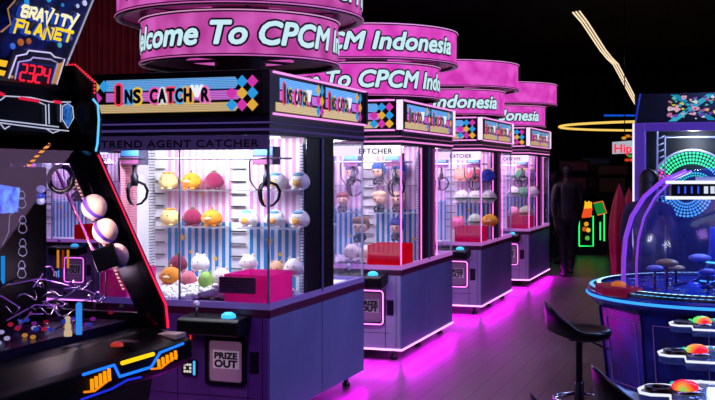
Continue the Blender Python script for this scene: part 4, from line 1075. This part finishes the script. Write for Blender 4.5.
# =================================================================== BUTTON CONSOLE (lower right)
bc_ = thing('button_console', 'clear-topped game console with three lit red and green buttons, lower right', 'arcade machine', (.15, 5.0, 0))
BO = tuple(bc_.location)
g = MB().box((.0, 3.35, 0), (.55, 6.55, .70), mat('0a0a20', .3)); g.build('body', bc_, off=BO, bevel=.01)
g = MB().box((-.02, 3.35, .70), (.58, 6.55, .742), mat('2a3a78', .15, .4)); g.build('top', bc_, 'glossy blue top', off=BO, bevel=.008)
ICE = glass('d0e0ff', .25, .08, body=.25, bodycol='88a8e8')
for n_, (px, py) in enumerate(((685, 387), (697, 350), (702, 321))):
    D = (CZ - .80) * FPX / (py - HY); p = at(px, py, D)
    st = []
    g = MB()
    prof = [(-.16, -.07), (-.12, -.10), (-.05, -.09), (-.04, -.22), (.30, -.22), (.30, .22), (-.01, .22), (-.03, .09), (-.08, .11), (-.14, .09), (-.17, .0)]
    pts = [(p.x + u * 1.0, p.y + v) for u, v in prof]
    g.prism(pts, lambda u, v, k: (u, v, k), .745, .775, ICE); so = g.build('player_station', bc_, 'clear stepped player station', off=BO)
    MB().tube([(u, v, .782) for u, v in pts], .006, glow('e4e8ff', 1.1), 6, closed=True).build('white_edge', so, 'white lit edge', off=BO)
    MB().lathe([(.055, 0), (.055, .02), (.038, .022), (.036, .004)], (p.x - .095, p.y, .775), BLACK, 24).build('cup_ring', so, 'dark ring', off=BO)
    MB().lathe([(.062, 0), (.064, .014), (.05, .018)], (p.x, p.y, .775), METAL, 28).build('button_collar', so, off=BO)
    bm_ = bpy.data.materials.new('button_glow'); bm_.use_nodes = True; nt = bm_.node_tree; b = nt.nodes['Principled BSDF']
    tc = nt.nodes.new('ShaderNodeTexCoord'); gn = nt.nodes.new('ShaderNodeTexNoise'); gn.inputs['Scale'].default_value = 9; gn.inputs['Detail'].default_value = 0
    mp = nt.nodes.new('ShaderNodeMapping'); mp.inputs['Location'].default_value = (n_ * 3.1, 1, 2); nt.links.new(tc.outputs['Object'], mp.inputs[0]); nt.links.new(mp.outputs[0], gn.inputs['Vector'])
    rp = ramp(nt, [(.36, 'ff2038'), (.5, 'ff8a30'), (.62, '60e860')], 'LINEAR'); nt.links.new(gn.outputs[0], rp.inputs[0])
    nt.links.new(rp.outputs[0], b.inputs['Base Color']); nt.links.new(rp.outputs[0], b.inputs['Emission Color']); b.inputs['Emission Strength'].default_value = .9; b.inputs['Roughness'].default_value = .15
    MB().lathe([(.05, .0), (.05, .014), (.042, .026), (.025, .034), (0, .037)], (p.x, p.y, .79), bm_, 28).build('button', so, 'button glowing red and green', off=BO)
    g = MB(); random.seed(n_)
    for k in range(12):
        a = random.uniform(0, 6.28); r = random.uniform(.075, .15)
        g.ball((p.x + .06 + r * math.cos(a), p.y + .08 + r * abs(math.sin(a)), .785), (.012, .008, .006), glow(random.choice(['20e080', '30a0ff', 'e8f4ff']), .9), 6, 4)
    g.build('light_dots', so, 'green and blue light dots', off=BO)

# =================================================================== STOOLS
def make_stool(label):
    t = thing('bar_stool', label, 'stool', (0, 0, 0), 0, 'low-backed stools beside the games')
    SE = mat('07070a', .3)
    g = MB(); n_ = 28
    # seat: round cushion whose rim climbs into a low back at -x
    rings = []
    for r, zb in ((0, .0), (.08, .0), (.15, .004), (.19, .012), (.205, .0), (.205, -.02), (.19, -.045), (.10, -.06), (0, -.06)):
        row = []
        for k in range(n_):
            a = 2 * PI * k / n_; c_ = max(0, -math.cos(a)); lift = (c_ ** 1.6) * .17 * max(0, (r - .10) / .105) if zb > -.04 else (c_ ** 1.6) * .05 * (r / .2)
            row.append((r * math.cos(a) * (1 + .10 * c_ * (lift > .02)), r * math.sin(a), .72 + zb + lift))
        rings.append(row)
    vs = [p for row in rings for p in row]
    g.add(vs, [(i * n_ + k, i * n_ + (k + 1) % n_, (i + 1) * n_ + (k + 1) % n_, (i + 1) * n_ + k) for i in range(len(rings) - 1) for k in range(n_)], SE, True)
    g.build('seat', t, 'black padded seat with a low back')
    MB().lathe([(.022, .36), (.022, .66), (.07, .665), (.07, .66)], (0, 0, 0), mat('2a2a34', .3, .8), 20).lathe([(.032, .03), (.032, .42), (.022, .425)], (0, 0, 0), mat('181820', .35, .7), 20).build('post', t)
    MB().tube([(.16 * math.cos(a) + .0, .16 * math.sin(a), .33) for a in [k * PI / 16 for k in range(32)]], .011, METAL, 8, closed=True).tube([(.03, 0, .36), (.16, 0, .33)], .009, METAL, 6).tube([(-.03, 0, .36), (-.16, 0, .33)], .009, METAL, 6).build('foot_ring', t, 'chrome foot ring')
    MB().lathe([(.0, 0), (.205, 0), (.205, .008), (.12, .022), (.04, .05), (.0, .05)], (0, 0, 0), METAL, 32).build('base_plate', t, 'chrome base')
    MB().tube([(.05, .0, .665), (.12, -.10, .64), (.16, -.15, .63)], .006, DARKMETAL, 6).build('lever', t)
    return t
st0 = make_stool('black stool with a low back standing alone in front of the dome game')
p = at(579, 330, 6.1); st0.location = (p.x, p.y, 0); st0.rotation_euler.z = YAW + .0; st0.scale = (.88, .88, 1)
s2 = copy_tree(st0); p = at(651, 390, 4.3); s2.location = (p.x - .01, p.y, 0); s2.scale = (1, 1, .95); s2['label'] = 'black stool at the bottom edge nearest to the button console'
s3 = copy_tree(st0); p = at(590, 395, 3.55); s3.location = (p.x, p.y, 0); s3['label'] = 'black stool mostly below the frame, left of the one by the console'

# =================================================================== PEOPLE
def limb_mesh(name, joints, edges, m, parent, sub=2, label=None):
    me = bpy.data.meshes.new(name); me.from_pydata([j[0] for j in joints], edges, []); me.update()
    me.materials.append(m)
    o = bpy.data.objects.new(name, me); C.objects.link(o); o.parent = parent
    if label: o['label'] = label
    md = o.modifiers.new('skin', 'SKIN')
    if not me.skin_vertices: 
        me.attributes
    sv = me.skin_vertices[0].data if me.skin_vertices else None
    if sv is None:
        bm = bmesh.new(); bm.from_mesh(me); bm.verts.layers.skin.verify(); bm.to_mesh(me); bm.free(); sv = me.skin_vertices[0].data
    for i, j in enumerate(joints):
        r = j[1]; sv[i].radius = (r, r) if isinstance(r, (int, float)) else r
        sv[i].use_root = (i == 0)
    o.modifiers.new('smooth', 'SUBSURF').levels = sub; o.modifiers['smooth'].render_levels = sub
    for p_ in me.polygons: p_.use_smooth = True
    md.use_smooth_shade = True
    return o
def person(label, loc, rz, h=1.68, skin='3c2820', top='08070a', legs='0a0a10', hair='08060a', stride=.12, arms=(.1, -.1), toptag='dark shirt', long_hair=False):
    t = thing('person', label, 'person', loc, rz)
    k = h / 1.70
    V = lambda x, y, z: (x * k, y * k, z * k)
    J = [(V(0, 0, .93), (.145 * k, .10 * k)), (V(0, 0, 1.10), (.125 * k, .09 * k)), (V(0, .01, 1.28), (.15 * k, .10 * k)), (V(0, .01, 1.40), (.11 * k, .075 * k)), (V(0, 0, 1.47), .052 * k), (V(0, -.01, 1.53), .05 * k)]
    E = [(0, 1), (1, 2), (2, 3), (3, 4), (4, 5)]
    Jh = []
    for s, f in ((-1, 1), (1, -1)):
        b = len(J)
        J += [(V(s * .09, -.0, .86), .085 * k), (V(s * .10, -stride * f * .6, .50), .058 * k), (V(s * .10, -stride * f + (.06 if f < 0 else 0), .10), .040 * k), (V(s * .10, -stride * f + (.06 if f < 0 else 0), .045), .042 * k), (V(s * .11, -stride * f - .13, .03), .030 * k)]
        E += [(0, b), (b, b + 1), (b + 1, b + 2), (b + 2, b + 3), (b + 3, b + 4)]
        b = len(J); a = arms[0 if s < 0 else 1]
        J += [(V(s * .17, .01, 1.39), .055 * k), (V(s * .23, .02 - a * .3, 1.12), .042 * k), (V(s * .22, -.02 - a * 1.2, .88), .030 * k), (V(s * .215, -.03 - a * 1.4, .82), .026 * k), (V(s * .215, -.035 - a * 1.5, .77), (.022 * k, .034 * k))]
        E += [(3, b), (b, b + 1), (b + 1, b + 2), (b + 2, b + 3), (b + 3, b + 4)]
        P0 = Vector(J[-1][0]); base = b + 4
        for q, L in enumerate((.075, .085, .08, .065)):
            o1 = len(J); yy = (q - 1.5) * .018 * k
            J += [((P0.x, P0.y + yy, P0.z - .035 * k), .009 * k), ((P0.x - s * .008, P0.y + yy, P0.z - .035 * k - L * .55 * k), .008 * k), ((P0.x - s * .02, P0.y + yy, P0.z - .035 * k - L * k), .007 * k)]
            E += [(base, o1), (o1, o1 + 1), (o1 + 1, o1 + 2)]
        o1 = len(J)
        J += [((P0.x - s * .012, P0.y - .035 * k, P0.z - .0), .010 * k), ((P0.x - s * .02, P0.y - .048 * k, P0.z - .045 * k), .008 * k)]
        E += [(base, o1), (o1, o1 + 1)]
    limb_mesh('body', J, E, mat(skin, .6), t)
    # head with face joined to the body surface region: separate smooth mesh of the same skin
    hd = MB(); H0 = V(0, -.02, 1.61)
    hd.ball(H0, (.075 * k, .092 * k, .112 * k), mat(skin, .6), 20, 14, fn=lambda p: Vector((p.x * (1 - .22 * max(0, -p.z)), p.y * (1 - .08 * max(0, -p.z)), p.z)))
    hd.ball((0, H0[1] - .095 * k, H0[2] - .012 * k), (.013 * k, .018 * k, .022 * k), mat(skin, .6), 8, 6)
    for s in (-1, 1):
        hd.ball((s * .076 * k, H0[1] + .005, H0[2] - .005), (.012 * k, .02 * k, .03 * k), mat(skin, .6), 8, 6)
        hd.ball((s * .03 * k, H0[1] - .083 * k, H0[2] + .008 * k), (.011 * k, .008 * k, .007 * k), EYE, 8, 6)
    hd.ball((0, H0[1] - .088 * k, H0[2] - .052 * k), (.022 * k, .008 * k, .007 * k), mat('6a3030', .5), 8, 6)
    hd.build('head', t, 'face with eyes, nose and mouth')
    hr = MB(); hr.ball((0, H0[1] + .022 * k, H0[2] + .028 * k), (.088 * k, .095 * k, .105 * k), mat(hair, .5), 18, 12)
    if long_hair: hr.ball((0, H0[1] + .07 * k, H0[2] - .08 * k), (.075 * k, .05 * k, .16 * k), mat(hair, .5), 16, 10)
    hr.build('hair', t, 'dark hair')
    Jc = [(V(0, 0, .90), (.165 * k, .12 * k)), (V(0, 0, 1.10), (.145 * k, .11 * k)), (V(0, .01, 1.28), (.165 * k, .115 * k)), (V(0, .01, 1.41), (.115 * k, .09 * k)), (V(0, .0, 1.45), (.07 * k, .065 * k))]
    Ec = [(0, 1), (1, 2), (2, 3), (3, 4)]
    for s in (-1, 1):
        a = arms[0 if s < 0 else 1]; b = len(Jc)
        Jc += [(V(s * .175, .01, 1.39), .068 * k), (V(s * .235, .02 - a * .3, 1.12), .055 * k), (V(s * .222, -.02 - a * 1.15, .89), .042 * k)]
        Ec += [(3, b), (b, b + 1), (b + 1, b + 2)]
    limb_mesh('shirt', Jc, Ec, mat(top, .7), t, label=toptag)
    Jt = [(V(0, 0, .93), (.155 * k, .115 * k))]; Et = []
    for s, f in ((-1, 1), (1, -1)):
        b = len(Jt); Jt += [(V(s * .09, 0, .84), .098 * k), (V(s * .10, -stride * f * .6, .50), .07 * k), (V(s * .10, -stride * f + (.06 if f < 0 else 0), .09), .055 * k)]
        Et += [(0, b), (b, b + 1), (b + 1, b + 2)]
    limb_mesh('trousers', Jt, Et, mat(legs, .7), t, label='dark trousers')
    for s, f in ((-1, 1), (1, -1)):
        c_ = V(s * .105, -stride * f + (.06 if f < 0 else 0) - .06, .04)
        MB().ball(c_, (.05 * k, .14 * k, .042 * k), mat('0c0c10', .4), 14, 8).build('shoe', t)
    return t
p = at(649, 260, 9.05)
person('person with dark hair and violet shirt standing behind the dome game', (p.x, p.y, 0), PI - .3, 1.60, top='22143c', long_hair=True, toptag='violet shirt', arms=(.12, .12), stride=.02)
p = at(567, 275, 16.7)
person('person in dark clothes walking down the aisle beyond the last claw machine', (p.x, p.y, 0), PI + .4, 1.70, stride=.16, skin='281812')
p = at(554, 275, 18.8)
person('person in grey clothes half hidden behind the farthest claw machine', (p.x, p.y, 0), -.8, 1.60, skin='402830', top='1c1828', toptag='grey shirt', stride=.05)

# =================================================================== BACKGROUND
# red curtain high behind the claw machines
cm_ = noise_mat('dark_red_velvet', '4a0c18', '5c1020', 5, .8)
g = MB(); c0 = at(58, 100, 16.5); c1 = at(150, 100, 16.5); n_ = 160
vs = []
for k in range(n_ + 1):
    t_ = k / n_; a = c0.lerp(c1, t_); off_ = .07 * math.sin(t_ * 92) + .03 * math.sin(t_ * 41 + 1)
    for z in (0.05, 4.5): vs.append((a.x, a.y + off_, z))
g.add(vs, [(2 * k, 2 * k + 2, 2 * k + 3, 2 * k + 1) for k in range(n_)], cm_, True)
o = g.build('stage_curtain'); tag(o, 'dark red pleated curtain high behind the nearest sign', 'curtain')
sd = o.modifiers.new('thick', 'SOLIDIFY'); sd.thickness = .01
lamp('curtain_fill', tuple(at(100, -10, 14.5)), 13, (1, .3, .4), .6, .6, target=tuple(at(105, 60, 16.5)))  # unseen light added to bring out the dark curtain
# hanging red drapes beside the tall cabinet
for k, (px, D, h_, lab) in enumerate(((619, 12.6, 183, 'left one of two red pointed drapes beside the white light strip'), (629, 12.95, 187, 'right one of two red pointed drapes, beside the white light strip'))):
    b0 = at(px, 292, D); tp = at(px, h_, D)
    t = tag(bpy.data.objects.new('hanging_drape', None), lab, 'drape', 'pointed red drapes'); C.objects.link(t); t.location = (b0.x, b0.y, 0)
    H_ = tp.z; prof = []
    nn = 18
    g = MB(); vs = []; nk = 24
    for j in range(nn + 1):
        z = .05 + (H_ - .05) * j / nn; f = j / nn
        r = .105 * (1 - max(0, (f - .55) / .45) ** 2.2) if f > .55 else .04 + .065 * (f / .55)
        for q in range(nk):
            a = 2 * PI * q / nk; r2 = r * (1 + .18 * math.sin(q * PI * 2 / 4)); vs.append((r2 * math.cos(a), r2 * .8 * math.sin(a), z))
    g.add(vs, [(j * nk + q, j * nk + (q + 1) % nk, (j + 1) * nk + (q + 1) % nk, (j + 1) * nk + q) for j in range(nn) for q in range(nk)] + [list(range(nk))[::-1]], noise_mat('crimson_cloth', '9c1038', 'b41c44', 6, .6), True)
    g.build('cloth', t)
    MB().lathe([(.0, 0), (.12, 0), (.12, .02), (.02, .05), (.0, .05)], (0, 0, 0), BLACK, 16).build('foot', t)
lamp('drape_lamp', tuple(at(600, 60, 11.5)), 5, (1, .3, .45), .4, .4, target=tuple(at(620, 210, 12.7)))
# green neon food machine
FD = 20.8
fm = thing('snack_prize_machine', 'dark machine outlined in green neon under a glowing fries and burger sign', 'arcade machine', tuple(at(592, 252, FD))[:2] + (0,), YAW)
k_ = FD / FPX
g = MB().box((-.30, 0, 0), (.30, .5, .88), BLACK); g.build('cabinet', fm, bevel=.01)
zz = lambda py: CZ + (HY - py) * k_; xx = lambda px: (px - 592) * k_
GN = glow('20ff70', 1.8)
for r_ in (((579, 246), (593, 246), (593, 216), (587, 216)), ((579, 246), (579, 214), (583, 214)), ((600, 222), (600, 240)), ((604, 214), (604, 241))):
    MB().tube([(xx(a), -.02, zz(b)) for a, b in r_], .011, GN, 6).build('green_neon', fm, 'green neon outline')
g = MB()
for k in range(6): g.box((xx(580 + k * 2), -.05, zz(210)), (xx(581.4 + k * 2), -.01, zz(201 + (k % 2))), glow('ffc020', 1.1))
g.prism([(xx(579.5), zz(209)), (xx(592), zz(208)), (xx(590.5), zz(217)), (xx(582), zz(218))], lambda u, v, k: (u, k, v), -.055, -.01, glow('f05020', 1.0)); g.build('fries_sign', fm, 'glowing packet of fries')
g = MB()
g.prism([(xx(593), zz(203)), (xx(602), zz(201)), (xx(605), zz(213)), (xx(597), zz(215))], lambda u, v, k: (u, k, v), -.05, -.01, glow('109038', .8))
g.tube([(xx(593), -.055, zz(203)), (xx(602), -.055, zz(201)), (xx(606), -.055, zz(213)), (xx(597), -.055, zz(215))], .010, glow('ff7028', 1.0), 6, closed=False)
g.build('burger_sign', fm, 'glowing green and orange sign')
g = MB()
for k, (px, py, c_) in enumerate(((586, 224, 'ffb020'), (584, 229, 'e06020'), (588, 230, 'ffd040'), (587, 238, '60c040'))): MB().ball((xx(px), -.03, zz(py)), (.045, .02, .045), glow(c_, .8), 10, 6).build('round_lamp', fm, 'small lit orange lamp')
# small green letters
g = MB(); p = at(548.5, 232, 20.2)
fnL = lambda u, v, l: (p.x + RT[0] * u - FW[0] * l, p.y + RT[1] * u - FW[1] * l, p.z + v)
M_ = Matrix.Translation((p.x, p.y, 0)) @ Matrix.Rotation(YAW, 4, 'Z'); g.box((-.25, .02, 0), (.25, .5, 1.2), BLACK, M_)
put_text(g, 'C', fnL, glow('20e080', 1.2), height=.13, x0=.03, y0=0, bold=.02); put_text(g, 'A', fnL, glow('20e080', 1.2), height=.09, x0=.05, y0=.28, bold=.02)
bx = MB(); 
o = g.build('lettered_cabinet'); tag(o, 'black cabinet with small green glowing letters beyond the farthest claw machine', 'arcade machine')
# oval and line lights under the ceiling
oc = at(680, 126, 24.0)
g = MB().tube([(oc.x + 2.65 * math.cos(t), oc.y + 2.65 * math.sin(t), oc.z) for t in [k * PI / 40 for k in range(80)]], .026, glow('f0c860', 1.1), 8, closed=True)
for k in range(4): g.tube([(oc.x + 2.65 * math.cos(k * PI / 2 + .6), oc.y + 2.65 * math.sin(k * PI / 2 + .6), z) for z in (oc.z, 4.6)], .006, BLACK, 5)
o = g.build('ring_lamp'); tag(o, 'large thin yellow ring lamp hanging in the distance', 'lamp')
g = MB().tube([at(604, 115.5, 25), at(640, 115.5, 25)], .022, glow('1050d0', 1.0), 8)
for px in (612, 634): q = at(px, 115.5, 25); g.tube([q, (q.x, q.y, 4.6)], .006, BLACK, 5)
o = g.build('blue_line_light'); tag(o, 'short straight blue light line above the yellow ring', 'lamp')
for k, dx in enumerate((0, 3.2, 6.6)):
    pts = [(573, 12.5), (582, 23), (592, 38), (600, 50), (607, 58.5), (613, 64), (619, 75), (626, 88), (632, 99), (640, 112)]
    P_ = []
    for j, (a, b) in enumerate(pts):
        f = j / (len(pts) - 1); P_.append(at(a + dx * (1 - .45 * f), b + (-.6 * k if j == 0 else 0), 15 + 5 * f))
    o = MB().tube(P_, .0125, glow('ffe2b8', 1.1), 6).build('rope_light'); tag(o, ('left', 'middle', 'right')[k] + ' one of three warm white rope lights descending from the ceiling', 'lamp', 'rope lights')
# the lettered sign beside the white strip
hs = thing('hanging_sign', 'small red and white glowing sign with flame top beside the white strip', 'sign', tuple(at(625, 148, 17)), YAW)
k_ = 17 / FPX; xx = lambda px: (px - 625) * k_; zz = lambda py: (148 - py) * k_
MB().prism([(xx(613), zz(142)), (xx(638), zz(140)), (xx(638), zz(153)), (xx(613), zz(154))], lambda u, v, k: (u, k, v), 0, .05, glow('d8e0f0', .6)).build('board', hs, 'pale board')
g = MB(); put_text(g, 'Hip', lambda u, v, l: (xx(614.5) + u, -.004 - l, zz(152.5) + v), glow('ff3050', 1.1), width=.27, height=.13, bold=.03); g.build('lettering', hs, 'red letters')
g = MB()
for a, b, c_ in ((628, 136, 'e08020'), (633, 137, 'c05018'), (624, 138, 'e0a030'), (630, 156, '50a030'), (627, 160, 'e04020'), (632, 160, 'ff5030')): MB().ball((xx(a), .0, zz(b)), (.04, .02, .025), glow(c_, .8), 8, 6).build('bulb', hs, 'coloured bulb')
MB().tube([(0, .025, zz(138)), (0, .025, 4.6 - hs.location.z)], .008, BLACK, 6).build('hanger', hs)
# distant dim cabinets along the back wall
random.seed(3)
for k, (px, D, w_, h_, c_, cn) in enumerate(((575, 27.5, .8, 1.9, '5a2030', 'dim red'), (597, 28.5, .8, 2.0, '30304a', 'dim grey'), (614, 26.5, .8, 1.8, '4a2a20', 'dim brown'))):
    p = at(px, 200, D); t = thing('distant_game_cabinet', '%s arcade cabinet in the dark distance' % cn, 'arcade machine', (p.x, p.y, 0), YAW)
    MB().prism([(0, 0), (.7, 0), (.7, h_), (.1, h_), (.1, h_ - .3), (.25, h_ - .4), (.15, .95), (0, .85)], lambda u, v, k: (k, u, v), -w_ / 2, w_ / 2, BLACK).build('cabinet', t)
    MB().box((-w_ / 2 + .08, .185, 1.0), (w_ / 2 - .08, .20, 1.45), mat(c_, .4, emit=.05)).build('screen', t)
    MB().box((-w_ / 2 + .05, .09, h_ - .26), (w_ / 2 - .05, .10, h_ - .05), mat(c_, .4, emit=.06)).build('marquee', t)

# =================================================================== underglow lamps of the claw machines (base neon of the farther three)
for i in range(4):
    y0 = YF[i]
    for nm, loc, sx, sy, e in (('underglow_lamp_side', (-2.60, y0 + HD, .088), 1.7, .08, 14), ('underglow_lamp', (-3.2, y0 - .02, .088), 1.1, .10, 8)):
        if i == 0: e *= .45  # nearest machine has no base neon, only this added dimmer glow
        lamp(nm, loc, e, (.82, .0, .95), sx, sy, target=(loc[0] + (.07 if nm == 'underglow_lamp_side' else 0), loc[1] - (0 if nm == 'underglow_lamp_side' else .07), 0))
